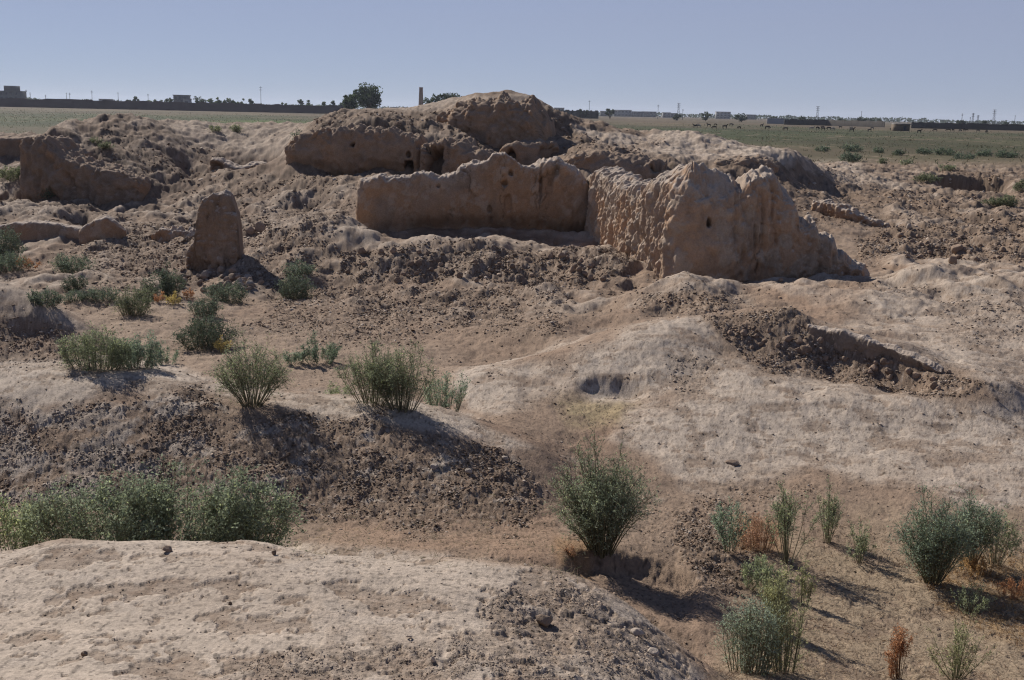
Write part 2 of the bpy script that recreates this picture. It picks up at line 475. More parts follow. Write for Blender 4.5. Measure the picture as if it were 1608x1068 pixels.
def polymask(pts, feather=14, noise=12, seed=1, scale=.9):
    """soft membership of ground inside an outline (outline given as seen points)"""
    pts = np.array(pts, float)
    m = feather * 2 + noise * 2
    sel = (PX > pts[:, 0].min() - m) & (PX < pts[:, 0].max() + m) & (PY > pts[:, 1].min() - m) & (PY < pts[:, 1].max() + m)
    x, y = PX[sel], PY[sel]
    inside = np.zeros(x.shape, bool)
    d2 = np.full(x.shape, 1e9)
    for i in range(len(pts)):
        ax, ay = pts[i]
        bx, by = pts[(i + 1) % len(pts)]
        t = np.clip(((x - ax) * (bx - ax) + (y - ay) * (by - ay)) / ((bx - ax) ** 2 + (by - ay) ** 2 + 1e-9), 0, 1)
        d2 = np.minimum(d2, (x - ax - t * (bx - ax)) ** 2 + (y - ay - t * (by - ay)) ** 2)
        c = ((ay > y) != (by > y)) & (x < (bx - ax) * (y - ay) / (by - ay + 1e-12) + ax)
        inside ^= c
    sd = np.sqrt(d2) * np.where(inside, 1, -1)
    q = 12.0 / GY[sel]
    nz = fbm2(GX[sel] * scale * q ** .5, GY[sel] * scale * q ** .5, 4, seed)
    out = np.zeros(PX.shape)
    out[sel] = sstep(-feather, feather, sd + nz * noise * 2)
    return out


RUB = np.zeros(Z.shape)


def addrub(w, *a, **k):
    global RUB
    RUB = np.maximum(RUB, w * polymask(*a, **k))


addrub(1., [(-80, 650), (130, 640), (210, 612), (300, 622), (370, 655), (520, 648), (570, 662), (700, 690), (800, 722), (850, 765), (835, 830), (700, 835), (480, 835), (300, 800), (-80, 800)], seed=11, noise=26, scale=1.6)
addrub(1., [(535, 398), (600, 390), (640, 391), (760, 388), (860, 402), (960, 398), (1010, 425), (960, 447), (850, 450), (700, 448), (560, 450), (530, 430)], seed=12, feather=6, noise=5)
addrub(.62, [(440, 460), (560, 457), (900, 457), (880, 515), (700, 530), (600, 545), (380, 522)], seed=13, noise=18)
addrub(1., [(1104, 500), (1180, 489), (1240, 488), (1300, 517), (1400, 550), (1470, 588), (1550, 604), (1500, 628), (1330, 605), (1200, 585), (1140, 535)], seed=14, feather=5, noise=6)
addrub(.8, [(160, 355), (300, 345), (420, 330), (540, 352), (520, 420), (440, 462), (280, 445), (130, 430), (120, 385)], seed=15, noise=14)
addrub(.55, [(240, 330), (330, 285), (540, 265), (600, 300), (550, 350), (400, 340), (260, 350)], seed=16)
addrub(.55, [(70, 228), (190, 205), (330, 235), (400, 265), (340, 295), (230, 290), (130, 250)], seed=17, noise=10)
addrub(.75, [(470, 215), (500, 188), (560, 178), (690, 178), (740, 200), (760, 245), (690, 222), (600, 206), (500, 212)], seed=18, noise=8)
addrub(.7, [(860, 180), (930, 215), (1040, 225), (1000, 250), (900, 250), (860, 225)], seed=27, noise=10)
addrub(1., [(1345, 375), (1450, 352), (1660, 345), (1660, 432), (1500, 412), (1430, 415), (1350, 405)], seed=19, noise=10)
addrub(.95, [(1385, 302), (1440, 298), (1520, 322), (1500, 342), (1390, 338)], seed=20, feather=8, noise=6)
addrub(.5, [(1225, 270), (1300, 262), (1400, 290), (1608, 310), (1608, 360), (1300, 370), (1240, 330)], seed=21, noise=14)
addrub(.75, [(1000, 470), (1060, 458), (1130, 462), (1165, 485), (1120, 496), (1010, 494)], seed=22, feather=8, noise=8)
addrub(1., [(1050, 800), (1130, 780), (1165, 815), (1185, 880), (1160, 930), (1110, 945), (1070, 880)], seed=23, noise=16)
addrub(.55, [(1130, 762), (1280, 756), (1300, 790), (1160, 800)], seed=24, noise=14)
addrub(.55, [(770, 925), (880, 918), (990, 972), (1110, 1075), (700, 1075), (690, 1000), (740, 985)], seed=25, noise=34, scale=3)
addrub(.45, [(380, 1030), (480, 1010), (690, 1005), (710, 1075), (330, 1075)], seed=26, noise=34, scale=3)
addrub(.85, [(-60, 515), (60, 520), (110, 528), (150, 545), (140, 572), (-60, 585)], seed=28, noise=10)
addrub(1., [(1480, 270), (1570, 275), (1565, 305), (1500, 308)], seed=29, feather=6, noise=5)
addrub(.35, [(870, 690), (1050, 780), (1050, 860), (880, 800)], seed=30, noise=14)
addrub(.5, [(-50, 300), (120, 305), (200, 350), (120, 360), (-50, 350)], seed=31, noise=14)
addrub(.4, [(100, 430), (300, 440), (300, 470), (100, 465)], seed=32, noise=14)
addrub(.45, [(1050, 560), (1130, 560), (1110, 620), (1060, 640)], seed=33, noise=14)
addrub(.75, [(-90, 478), (60, 492), (125, 528), (145, 560), (-90, 578)], seed=35, noise=10)
addrub(.35, [(1450, 460), (1608, 470), (1608, 540), (1500, 540)], seed=34, noise=20)


def bump_at(px, py, Y, rx, ry, h, sharp=1.0):
    """raise (or sink) the ground round one spot; rx, ry in metres"""
    global Z
    c = P(px, py, Y)
    d = ((GX - c[0]) / rx) ** 2 + ((GY - c[1]) / ry) ** 2
    m = d < 9
    Z[m] += h * np.exp(-d[m] ** sharp)


# steep scarps: front edge line seen, drop in metres on the viewer's side
def scarp(line, drop, run, wob=.05, seed=0, undercut=0):
    """line: [(px, py, Y)] top edge; ground in front of it sinks by drop, recovering over run metres"""
    global Z
    L = np.array([P(*q) for q in line])
    xs = L[:, 0] / L[:, 1]
    m = (GU > xs.min() - .02) & (GU < xs.max() + .02) & (GY > L[:, 1].min() - run - 1) & (GY < L[:, 1].max() + 1)
    u, y, x = GU[m], GY[m], GX[m]
    q = np.clip(L[:, 1].mean() / 9, .9, 4)
    ye = np.interp(u, xs, L[:, 1]) + wob * (fbm2(x * 3 / q, y * 3 / q, 4, seed) + .2 * fbm2(x * 11 / q, y * 9 / q, 3, seed + 50))
    end = sstep(xs.min() - .006, xs.min() + .02, u) * sstep(xs.max() + .006, xs.max() - .02, u)
    d = ye - y
    Z[m] -= drop * end * sstep(-.03 * q, .22 * q ** .7, d) * (1 - sstep(.1, run, d))


scarp([(890, 874, 8.5), (940, 868, 8.62), (985, 874, 8.7), (1020, 872, 8.72), (1060, 884, 8.66), (1100, 904, 8.4)], .15, 1.6, .09, 3)
scarp([(908, 588, 14.45), (940, 582, 14.6), (980, 583, 14.6), (1020, 592, 14.45)], .17, 1.0, .06, 4)
scarp([(1275, 512, 16.3), (1340, 530, 15.95), (1400, 547, 15.55), (1440, 566, 15.2), (1472, 584, 14.9)], .22, 1.2, .05, 5)
scarp([(1120, 505, 16.9), (1150, 535, 16.2), (1200, 575, 15.3)], .0, .8, .05, 6)
scarp([(1360, 524, 18.0), (1408, 527, 17.9)], .22, .8, .05, 7)
scarp([(100, 328, 37.2), (150, 331, 36.8)], .7, 3.0, .1, 8)
scarp([(1470, 276, 57), (1500, 271, 58), (1540, 270, 58), (1585, 277, 57)], 2.0, 8.5, .4, 9)
scarp([(1545, 318, 44), (1575, 316, 44)], .5, 2.5, .1, 10)
scarp([(0, 503, 16.5), (60, 508, 16.55), (105, 520, 16.5)], .07, .8, .1, 11)
scarp([(640, 262, 46), (690, 258, 46.2)], .0, 1, .1, 12)
for q in [(405, 300, 45), (470, 290, 44), (230, 300, 43.5)]:
    bump_at(*q, .8, .9, .25)
bump_at(1380, 465, 21, 1.2, 1.5, .12)
bump_at(1330, 235, 60, 2, 2, .2)

# ------------------------------------------------------------------ ground: relief
near = np.clip(12.0 / GY, .2, 2.2)
FMX = 1 - sstep(40, 44, GY) * .5
PL = sstep(60, 85, GY)                       # the plain beyond
site = 1 - PL
farr = sstep(24, 45, GY) * site              # older ruins at the back: coarser relief
RUB *= site
rn = fbm2(GX * 1.3, GY * 1.3, 4, 91)
RUBX = np.clip(RUB * (1 + .6 * rn), 0, 1)
FM = 1 - .4 * np.maximum(polymask([(240, 186), (480, 188), (540, 290), (430, 285), (300, 262)], 12, 6, 120), polymask([(900, 200), (1080, 200), (1250, 238), (1240, 258), (1000, 250)], 12, 6, 121))
SUMMIT = polymask([(560, 185), (660, 178), (700, 165), (740, 165), (860, 165), (860, 140), (560, 140)], 10, 3, 122)
FM *= 1 - .9 * SUMMIT
# hummocks and hollows left by digging
HM = site * sstep(18.5, 23, GY) * (1 - .8 * polymask([(545, 345), (980, 345), (1070, 435), (1390, 440), (1390, 300), (1290, 250), (560, 250)], 14, 0, 140)) * (1 - .7 * polymask([(150, 470), (300, 455), (520, 480), (700, 520), (720, 570), (150, 570)], 20, 5, 141)) * FMX * (1 - .9 * SUMMIT)
hu = fbm2(GX * .55 + 3.1, GY * .42, 4, 142, .5)
hu2 = 1 - np.abs(fbm2(GX * .9, GY * .6 + 5, 3, 143)) * 2.4
HUM = np.clip(hu * 1.5, -.5, 1) + .35 * np.clip(hu2, 0, 1)
Z += HM * .27 * HUM
RUBX = np.clip(RUBX + .42 * HM * sstep(.05, -.25, hu) + .15 * HM * sstep(.1, .4, fbm2(GX * 1.2, GY * .8, 4, 144)), 0, 1)
# gentle undulation
Z += site * (.035 + .05 * farr + .05 * sstep(13, 20, GY)) * fbm2(GX * .9, GY * .9, 4, 41) + site * sstep(13, 20, GY) * (1 - farr) * .04 * fbm2(GX * 2.6, GY * 2.2, 4, 130)
Z += farr * FM * .24 * fbm2(GX * .8, GY * .5, 4, 42) + farr * FM * .19 * fbm2(GX * 2.2, GY * 1.5, 5, 43, .55)
Z += PL * .08 * fbm2(GX * .15, GY * .15, 3, 44)
# run-off rills and crust on the pale slopes
rid = 1 - np.abs(fbm2(GX * 2.2 + .3 * rn, GY * 1.5, 4, 45)) * 2
Z += site * (1 - RUBX) * .016 * rid * np.clip(GY / 9, .6, 1.8)
crust = fbm2(GX * 9, GY * 7, 4, 46)
Z += site * (1 - .5 * RUBX) * .006 * crust * np.clip(GY / 10, .8, 2)
# spalled patches in the crust
pn = fbm2(GX * 2.1, GY * 2.1, 5, 47, .62)
PATCH = sstep(.10, .15, pn + .16 * RUBX) * site * (GY < 30)
pn2 = fbm2(GX * 6.5, GY * 6.5, 4, 48, .6)
PATCH = np.maximum(PATCH, sstep(.27, .31, pn2 + .12 * RUBX) * site * (GY < 24) * .85)
Z -= PATCH * np.interp(GY, [4, 8, 12], [.011, .010, .005])
# clods
m = (RUBX > .03) & (GY < 60)
x, y, w, yy = GX[m], GY[m], RUBX[m], GY[m]
k1 = np.clip(yy / 14, .8, 3.0)
wx, wy = x + .05 * noise2(x * 7, y * 7, 60), y + .05 * noise2(x * 7, y * 7, 61)
c = .06 * worley(wx * 2.6, wy * 2.6, 50) * sstep(.45, .9, w) * np.clip(yy / 12, .6, 1.7)
c = np.maximum(c, .035 * worley(wx * 5.5, wy * 5.5, 54) * sstep(.2, .7, w) * np.clip(yy / 12, .7, 1.5))
c2 = .018 * worley(wx * 12, wy * 12, 58) * (yy < 30)
c3 = .010 * worley(x * 27, y * 27, 62) * (yy < 15)
CL = np.zeros(Z.shape)
CL[m] = (c * w + (c2 + c3) * np.sqrt(w))
Z += CL
Z += RUBX * (GY < 60) * np.clip(GY / 12, .6, 2) * (.026 * fbm2(GX * 5, GY * 5, 6, 101, .62) + .020 * (np.abs(fbm2(GX * 11, GY * 11, 4, 102, .6)) - .2))
Z += site * .008 * fbm2(GX * 14, GY * 24, 4, 66, .6) * sstep(30, 12, GY) * (.6 + .8 * RUBX)

# ------------------------------------------------------------------ ground: colour of the earth itself
pale = np.array([.412, .342, .280])
tan_ = np.array([.262, .195, .145])
brown = np.array([.205, .148, .108])
redd = np.array([.238, .160, .112])
straw = np.array([.310, .240, .165])
yell = np.array([.360, .285, .165])


def mix(a, b, w):
    return a + (b - a) * w[..., None]


COLR = np.zeros(Z.shape + (3,)) + tan_
PALE = np.zeros(Z.shape)
for w, pts, kw in [
    (1., [(-300, 1100), (-300, 880), (0, 865), (250, 848), (400, 848), (800, 888), (900, 905), (1010, 970), (1110, 1060), (1110, 1100)], dict(feather=10, noise=6, seed=71)),
    (1., [(-100, 560), (140, 562), (280, 578), (330, 600), (460, 612), (700, 640), (850, 706), (800, 712), (700, 680), (560, 655), (370, 640), (300, 615), (200, 610), (130, 640), (-100, 650)], dict(feather=10, noise=12, seed=72)),
    (.95, [(725, 606), (800, 570), (900, 546), (1000, 510), (1110, 496), (1140, 540), (1200, 590), (1330, 612), (1500, 632), (1620, 610), (1800, 640), (1800, 790), (1500, 785), (1300, 755), (1100, 755), (960, 690), (1060, 620), (1000, 615), (900, 612), (780, 640), (720, 640)], dict(feather=16, noise=24, seed=73)),
    (.8, [(1330, 500), (1380, 445), (1450, 422), (1800, 430), (1800, 600), (1600, 600), (1480, 575), (1380, 540), (1300, 510)], dict(feather=20, noise=30, seed=74)),
    (.85, [(985, 480), (1040, 450), (1080, 438), (1130, 448), (1180, 475), (1120, 465), (1060, 462)], dict(feather=8, noise=8, seed=75)),
    (.7, [(-80, 400), (0, 440), (70, 472), (145, 520), (100, 520), (40, 505), (-80, 490)], dict(feather=8, noise=10, seed=76)),
    (.6, [(480, 350), (560, 355), (600, 385), (780, 384), (960, 392), (1000, 412), (900, 405), (780, 395), (600, 395), (530, 380), (470, 375)], dict(feather=6, noise=6, seed=77)),
    (.45, [(240, 192), (480, 195), (480, 230), (400, 250), (300, 225)], dict(feather=8, noise=8, seed=78)),
    (.8, [(900, 195), (960, 215), (1075, 205), (1250, 240), (1250, 262), (1100, 255), (980, 245), (920, 225)], dict(feather=8, noise=8, seed=79)),
    (.7, [(1230, 235), (1330, 255), (1450, 300), (1480, 320), (1400, 300), (1260, 270)], dict(feather=8, noise=10, seed=80)),
    (.5, [(560, 170), (700, 150), (840, 148), (850, 160), (740, 165), (640, 180)], dict(feather=5, noise=5, seed=81)),
]:
    PALE = np.maximum(PALE, w * polymask(pts, **kw))
PALE = np.maximum(PALE, .65 * HM * sstep(.25, .6, HUM))
big = fbm2(GX * .35, GY * .3, 4, 82)
COLR = mix(COLR, redd, np.clip(.35 + 1.0 * big, 0, .8))
for w, cc, pts in [(.75, redd * 1.12, [(500, 800), (700, 800), (860, 790), (890, 690), (960, 660), (1050, 640), (960, 700), (900, 760), (870, 890), (700, 875), (500, 860)]),
                   (.6, redd * 1.15, [(1130, 460), (1250, 450), (1350, 452), (1330, 500), (1250, 500), (1180, 480)]),
                   (.6, tan_ * 1.1, [(130, 480), (300, 460), (500, 540), (700, 545), (740, 600), (300, 590), (150, 550)]),
                   (.6, redd * 1.2, [(940, 390), (990, 405), (1060, 440), (1000, 440), (940, 405)]),
                   (.7, yell, [(870, 640), (960, 620), (1010, 625), (980, 650), (900, 670)]),
                   (.75, straw, [(1120, 1068), (1170, 930), (1230, 860), (1420, 850), (1620, 880), (1800, 1000), (1700, 1100), (1130, 1100)]),
                   (.4, straw, [(1300, 800), (1608, 800), (1700, 900), (1300, 880)])]:
    COLR = mix(COLR, cc, w * polymask(pts, 22, 22, 83))
COLR = mix(COLR, brown * .9, .85 * farr * (.45 + .55 * sstep(-.1, .3, fbm2(GX * 1.1, GY * .6, 5, 103, .6))))
COLR = mix(COLR, pale, np.clip(PALE * (1 + .45 * fbm2(GX * 1.1, GY * .9, 4, 84)), 0, 1))
COLR = mix(COLR, brown, np.clip(RUBX * .95 * (.85 + .5 * fbm2(GX * 2.5, GY * 2.5, 4, 85)), 0, 1))
pale2 = pale * np.array([.93, .95, .98])
COLR = mix(COLR, pale2, .5 * sstep(.18, .34, fbm2(GX * 3.0, GY * 3.0, 5, 86, .6)) * np.clip(PALE * 2 - .2, 0, 1))
COLR = mix(COLR, pale2 * .95, .9 * sstep(0, .14, fbm2(GX * 2.2, GY * 3.2, 5, 107, .62) - .12 + .26 * sstep(520, 0, PX)) * RUB * (PY > 570) * (PY < 790) * (GY < 13))
COLR = mix(COLR, brown * 1.05, .85 * PATCH * (1 - .4 * RUBX) * (.6 + .8 * noise2(GX * 12, GY * 12, 112)).clip(.6, 1))
COLR = mix(COLR, brown * 1.15, .65 * sstep(.05, .32, fbm2(GX * .55 + .2 * rn, GY * 1.5, 5, 113, .6)) * PALE * sstep(640, 800, PX) * (GY > 9))
COLR = mix(COLR, brown * .95, .55 * sstep(.22, .4, fbm2(GX * 3, GY * 7, 5, 114, .65)) * PALE * (GY > 9))
# flecks: small dark crumbs and pale chips everywhere
fl = noise2(GX * 26, GY * 22, 87)
chip = noise2(GX * 15, GY * 30, 104) + .6 * noise2(GX * 40, GY * 55, 105)
COLR = mix(COLR, pale * .95, .6 * sstep(.35, .6, chip) * RUBX * (GY < 32))
COLR *= (1 - .45 * sstep(.25, .6, -chip) * (.25 + .75 * RUBX) * (GY < 40))[..., None]
ff = fbm2(GX * 3.2, GY * 2.2, 5, 106, .65)
COLR *= (1 + farr * (.75 * ff + .5 * fbm2(GX * 8, GY * 4, 4, 116, .65)))[..., None].clip(.45, 1.5)
COLR *= (1 - .35 * sstep(.25, .6, fl) * (GY < 26))[..., None]
COLR *= (1 - .5 * sstep(.42, .6, noise2(GX * 34, GY * 30, 131)) * (GY < 16))[..., None]
streak = fbm2(GX * 2.0 + GY * .5, GY * 7.0, 4, 88)
COLR *= (1 + site * .22 * streak)[..., None]
# plain: dry soil and low weeds
veg = fbm2(GX * .02, GY * .012, 5, 89, .6)
gp = np.array([.060, .070, .032])
dp = np.array([.130, .098, .064])
gband = sstep(95, 125, GY) * sstep(330, 240, GY)
wv = np.clip(.40 + 1.0 * veg + .42 * gband - .3 * sstep(300, 420, GY), 0, 1)
PC = mix(np.zeros(Z.shape + (3,)) + dp, gp, wv)
fine = fbm2(GX * .35, GY * .12, 4, 90, .6)
PC = mix(PC, np.array([.21, .165, .115]), .9 * sstep(.2, .45, fine + .25 * fbm2(GX * .01, GY * .04, 3, 93)))
lush = np.exp(-((PX - 420) / 75) ** 2) * np.exp(-((GY - 190) / 45) ** 2)
PC = mix(PC, np.array([.075, .105, .03]), np.clip(lush, 0, 1))
PC *= (.86 + .5 * fbm2(GX * .03, GY * .02, 4, 150, .6))[..., None].clip(.55, 1.2)
COLR = mix(COLR, np.array([.300, .190, .090]), .65 * polymask([(1440, 890), (1500, 870), (1640, 860), (1640, 1010), (1560, 990), (1480, 960)], 14, 22, 151) * (.5 + noise2(GX * 9, GY * 9, 152)).clip(0, 1))
COLR = mix(COLR, np.array([.270, .165, .090]), .6 * (polymask([(1150, 815), (1225, 815), (1235, 870), (1150, 872)], 10, 12, 153) + polymask([(875, 850), (925, 850), (925, 885), (880, 885)], 8, 8, 154)).clip(0, 1))
COLR = mix(COLR, PC, PL)

iu = np.arange(NU - 1)
iv = np.arange(NV - 1)
a = (iv[:, None] * NU + iu[None, :]).ravel()
quads = np.stack([a, a + 1, a + 1 + NU, a + NU], 1)
M_EARTH = earth_mat('earth', 1.0, None, .55)
ground = mesh_obj('ground', np.stack([GX.ravel(), GY.ravel(), Z.ravel()], 1), quads, M_EARTH, col=(COLR * np.array([1, .985, .955]) * (1 - .16 * farr * (1 - PALE))[..., None]).reshape(-1, 3).clip(0.01, .6))
tag(ground, kind='structure')

LY = np.log(YS)


def hz(x, y):
    """height of the finished ground"""
    x, y = np.atleast_1d(np.asarray(x, float)), np.atleast_1d(np.asarray(y, float))
    u = x / y
    i = np.clip(np.searchsorted(US, u) - 1, 0, NU - 2)
    j = np.clip(np.searchsorted(YS, y) - 1, 0, NV - 2)
    fu = np.clip((u - US[i]) / (US[i + 1] - US[i]), 0, 1)
    fv = np.clip((y - YS[j]) / (YS[j + 1] - YS[j]), 0, 1)
    return (Z[j, i] * (1 - fu) * (1 - fv) + Z[j, i + 1] * fu * (1 - fv) + Z[j + 1, i] * (1 - fu) * fv + Z[j + 1, i + 1] * fu * fv)


_ts = np.exp(np.linspace(math.log(2.5), math.log(6000), 5000))


def place(px, py, Y=None):
    """ground point seen at (px, py), or the ground at distance Y along that column"""
    d = ray(px, py)
    if Y is not None:
        return Vector((d[0] * Y, Y, float(hz(d[0] * Y, Y)[0])))
    q = CAM[None] + d[None] * _ts[:, None]
    below = q[:, 2] < hz(q[:, 0], q[:, 1])
    k = int(np.argmax(below)) if below.any() else len(_ts) - 1
    q = q[k]
    return Vector((q[0], q[1], float(hz(q[0], q[1])[0])))
# ------------------------------------------------------------------ mud-brick ruins
DUST = (.40, .325, .262)
M_RUIN = earth_mat('ruin_earth', .7, (.265, .195, .142), .55, (.75, 1.22))
M_WALL = earth_mat('mudbrick', .7, DUST, .55, (.78, 1.2))
DUSTV = np.array([.375, .295, .225])
wall_c = np.array([.300, .205, .138])
wall_o = np.array([.325, .200, .118])
wall_g = np.array([.232, .178, .136])


def eroded_wall(name, label, base, top, thick=.7, seed=0, rough=.05, flute=0.0, holes=(), slant=None, undercut=(), ds=.035,
                nt_=90, cat='ruined wall', group=None, tones=(wall_c, wall_o, wall_g), bury=.35, batter=.12, square=7.0, edge=.25, topwob=.05, dark=1.0, fpx=None, lump=0.0, mat=None, flush=False, courses=0, cracks=.05, flake=.5, endr=True, crumble=1.2):
    """weathered wall: base = seen foot line (px, py, Y), top = seen top line (px, py)"""
    B = np.array([P(*q) for q in base])
    bp = np.array([q[0] for q in base], float)
    seg = np.hypot(*np.diff(B[:, :2], axis=0).T)
    S = np.concatenate([[0], np.cumsum(seg)])
    n_s = max(24, int(S[-1] / ds))
    s = np.linspace(0, S[-1], n_s)
    px = np.interp(s, S, bp)
    cx, cy = np.interp(s, S, B[:, 0]), np.interp(s, S, B[:, 1])
    # soften corners, then normals toward the viewer
    kk = max(1, int(.35 / (S[-1] / n_s)))
    ker = np.hanning(2 * kk + 1); ker /= ker.sum()
    pad = lambda v: np.convolve(np.pad(v, kk, mode='reflect', reflect_type='odd'), ker, 'valid')
    cx, cy = pad(cx), pad(cy)
    tx, ty = np.gradient(cx), np.gradient(cy)
    ln = np.hypot(tx, ty); tx, ty = tx / ln, ty / ln
    nx, ny = ty, -tx
    T = np.array(top, float)
    tpy = np.interp(px, T[:, 0], T[:, 1])
    z1 = np.array([P(a, b, c)[2] for a, b, c in zip(px, tpy, cy)])
    z1 += topwob * fbm2(s * 3.1, s * 0 + seed, 5, seed, .6)
    zg = hz(cx, cy)
    if flush:
        z1 = hz(cx - nx * thick * .6, cy - ny * thick * .6) - .005
    zfr = hz(cx + nx * thick * .6, cy + ny * thick * .6)
    z0 = np.minimum(np.minimum(zg, zfr), z1 - .1) - bury
    # cross section (a: across, b: up), evenly spaced along its length
    th = np.linspace(0, np.pi, 4000)
    ca, sb = np.cos(th), np.sin(th)
    e = 2 / square
    pa, pb = np.sign(ca) * np.abs(ca) ** e, np.abs(sb) ** e
    hmean = float(np.mean(z1 - z0))
    dl = np.concatenate([[0], np.cumsum(np.hypot(np.diff(pa) * thick / 2, np.diff(pb) * hmean))])
    q = np.linspace(0, dl[-1], nt_)
    pa, pb = np.interp(q, dl, pa), np.interp(q, dl, pb)
    A_, S_ = np.meshgrid(pa, s, indexing='xy')
    B_ = np.meshgrid(pb, s)[0]
    de = np.minimum(s, S[-1] - s)
    taper = np.sqrt(1 - (1 - np.clip(de / max(edge, 1e-3), 0, 1)) ** 2) if endr else np.ones_like(s)
    ht = (thick / 2 * (1 + .15 * fbm2(s * 1.2, s * 0 + 5.5, 3, seed + 7)) * (.25 + .75 * taper))[:, None]
    sl = np.zeros_like(s) if slant is None else np.interp(px, [k[0] for k in slant], [k[1] for k in slant])
    H = (z1 - z0)[:, None]
    off = ht * A_ * (1 + batter * (1 - B_))
    zz = z0[:, None] + H * B_ * (1 - sl[:, None] * sstep(-1, 1, A_))
    X = cx[:, None] + nx[:, None] * off
    Y = cy[:, None] + ny[:, None] * off
    # outward direction
    oa = np.sign(A_) * np.abs(A_) ** 4
    ob = np.abs(B_) ** 6
    l2 = np.sqrt(oa ** 2 + ob ** 2) + 1e-6
    oa, ob = oa / l2, ob / l2
    n1 = fbm3(X * 1.6, Y * 1.6, zz * 1.6, 3, seed + 1)
    n2 = fbm3(X * 5, Y * 5, zz * 4, 4, seed + 2, .6)
    d = rough * (1.1 * n1 + .9 * n2) * (1 + crumble * np.abs(B_) ** 10)
    lp = 0
    if lump:
        lp = lump * np.abs(fbm3(X * 2.2, Y * 2.2, zz * 2.2, 3, seed + 9))
        d = d - lp
    if flute:
        fw = 1.0 if fpx is None else np.interp(px, [k[0] for k in fpx], [k[1] for k in fpx])[:, None]
        u = S_ * 2.6 + .5 * noise3(X * 2, Y * 2, zz * 1.5, seed + 3)
        f1 = np.abs(noise2(u, zz * .55 + 3, seed + 4)) ** .7
        f2 = noise2(S_ * 9 + .3 * n1, zz * 1.6, seed + 5)
        f3 = fbm3(X * 11, Y * 11, zz * 8, 3, seed + 6, .6)
        d = d + fw * flute * (1.1 * (f1 - .45) + .35 * f2 + .25 * f3 - .75 * (np.abs(fbm3(X * 6, Y * 6, zz * 3.5, 4, seed + 40, .6)) - .2)) * sstep(-.6, .2, A_)
    if courses:
        ph_ = (zz + .03 * n1) / courses
        jn = np.exp(-((ph_ - np.round(ph_)) / .13) ** 2)
        sv = (S_ + .5 * courses * 2.2 * (np.floor(ph_) % 2)) / (courses * 2.2)
        jv = np.exp(-((sv - np.round(sv)) / .06) ** 2)
        d = d - .03 * np.maximum(jn, jv) * sstep(-.3, .3, n2 + n1) + .03 * (_h01(np.floor(ph_).astype(np.int64), np.round(sv).astype(np.int64), np.zeros(ph_.shape, np.int64), seed) - .5)
    ck = noise3(X * 1.3 + .3 * n2, Y * 1.3 + .3 * n2, zz * .12 + .05 * n1, seed + 30)
    CK = np.exp(-(ck / .035) ** 2) * sstep(-.1, .25, noise3(X * .9, Y * .9, zz * .9, seed + 32)) 
    d = d - cracks * CK
    FL = sstep(.05, .22, fbm3(X * 3.3, Y * 3.3, zz * 3.0, 5, seed + 34, .62) + .12 * B_ ** 6)
    d = d + .018 * FL
    d = d + .35 * rough * fbm3(X * 15, Y * 15, zz * 13, 3, seed + 41, .65)
    zgr = np.minimum(zg, zfr)[:, None]
    for (u0, u1, dep) in undercut:
        wu = sstep(u0 - 10, u0 + 10, px) * sstep(u1 + 10, u1 - 10, px)
        d = d - dep * wu[:, None] * np.exp(-((zz - zgr) / .38) ** 2) * (A_ > 0)
    for hh in holes:
        hx, hy, rx, ry, dep = hh[:5]
        boxy = len(hh) > 5
        Yh = np.interp(hx, px, cy)
        zc = P(hx, hy, Yh - thick / 2)[2]
        sc_ = Yh / F
        dx = (px[:, None] - hx) / rx
        dz = (zz - zc) / (ry * sc_)
        r = np.maximum(np.abs(dx), np.abs(dz)) if boxy else np.sqrt(dx ** 2 + dz ** 2)
        r = r + .2 * n2 + .15 * n1
        d = d - dep * sstep(1.12, .82, r) * (A_ > .2) / np.maximum(oa, .5)
    X = X + nx[:, None] * d * oa
    Y = Y + ny[:, None] * d * oa
    zz = zz + d * ob * .7
    ns = n_s
    V = np.stack([X.ravel(), Y.ravel(), zz.ravel()], 1)
    a = (np.arange(ns - 1)[:, None] * nt_ + np.arange(nt_ - 1)[None]).ravel()
    Q = np.stack([a, a + nt_, a + nt_ + 1, a + 1], 1)
    # end caps as fans
    c0 = V[:nt_].mean(0); c1 = V[-nt_:].mean(0)
    V = np.vstack([V, c0, c1])
    k = np.arange(nt_ - 1)
    t0 = np.stack([k, k + 1, np.full(nt_ - 1, len(V) - 2)], 1)
    o1 = (ns - 1) * nt_
    t1 = np.stack([o1 + k + 1, o1 + k, np.full(nt_ - 1, len(V) - 1)], 1)
    # colour of the mud: plaster, orange earth, grey wash
    w1 = sstep(-.25, .35, fbm3(X * .8, Y * .8, zz * 1.1, 4, seed + 20))
    w2 = sstep(0, .4, fbm3(X * 1.3, Y * 1.3, zz * 1.3, 4, seed + 21))
    c = tones[0] + (tones[1] - tones[0]) * w1[..., None]
    c = c + (tones[2] - c) * (.7 * w2)[..., None]
    c = c + (DUSTV - c) * (flake * FL)[..., None]
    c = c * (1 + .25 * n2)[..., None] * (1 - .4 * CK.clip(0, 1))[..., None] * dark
    c = np.vstack([c.reshape(-1, 3), c[0].mean(0), c[-1].mean(0)]).clip(.02, .6)
    o = mesh_obj(name, V, [Q, np.vstack([t0, t1])], mat or M_WALL, col=c, smooth=False)
    return tag(o, label, cat, group)


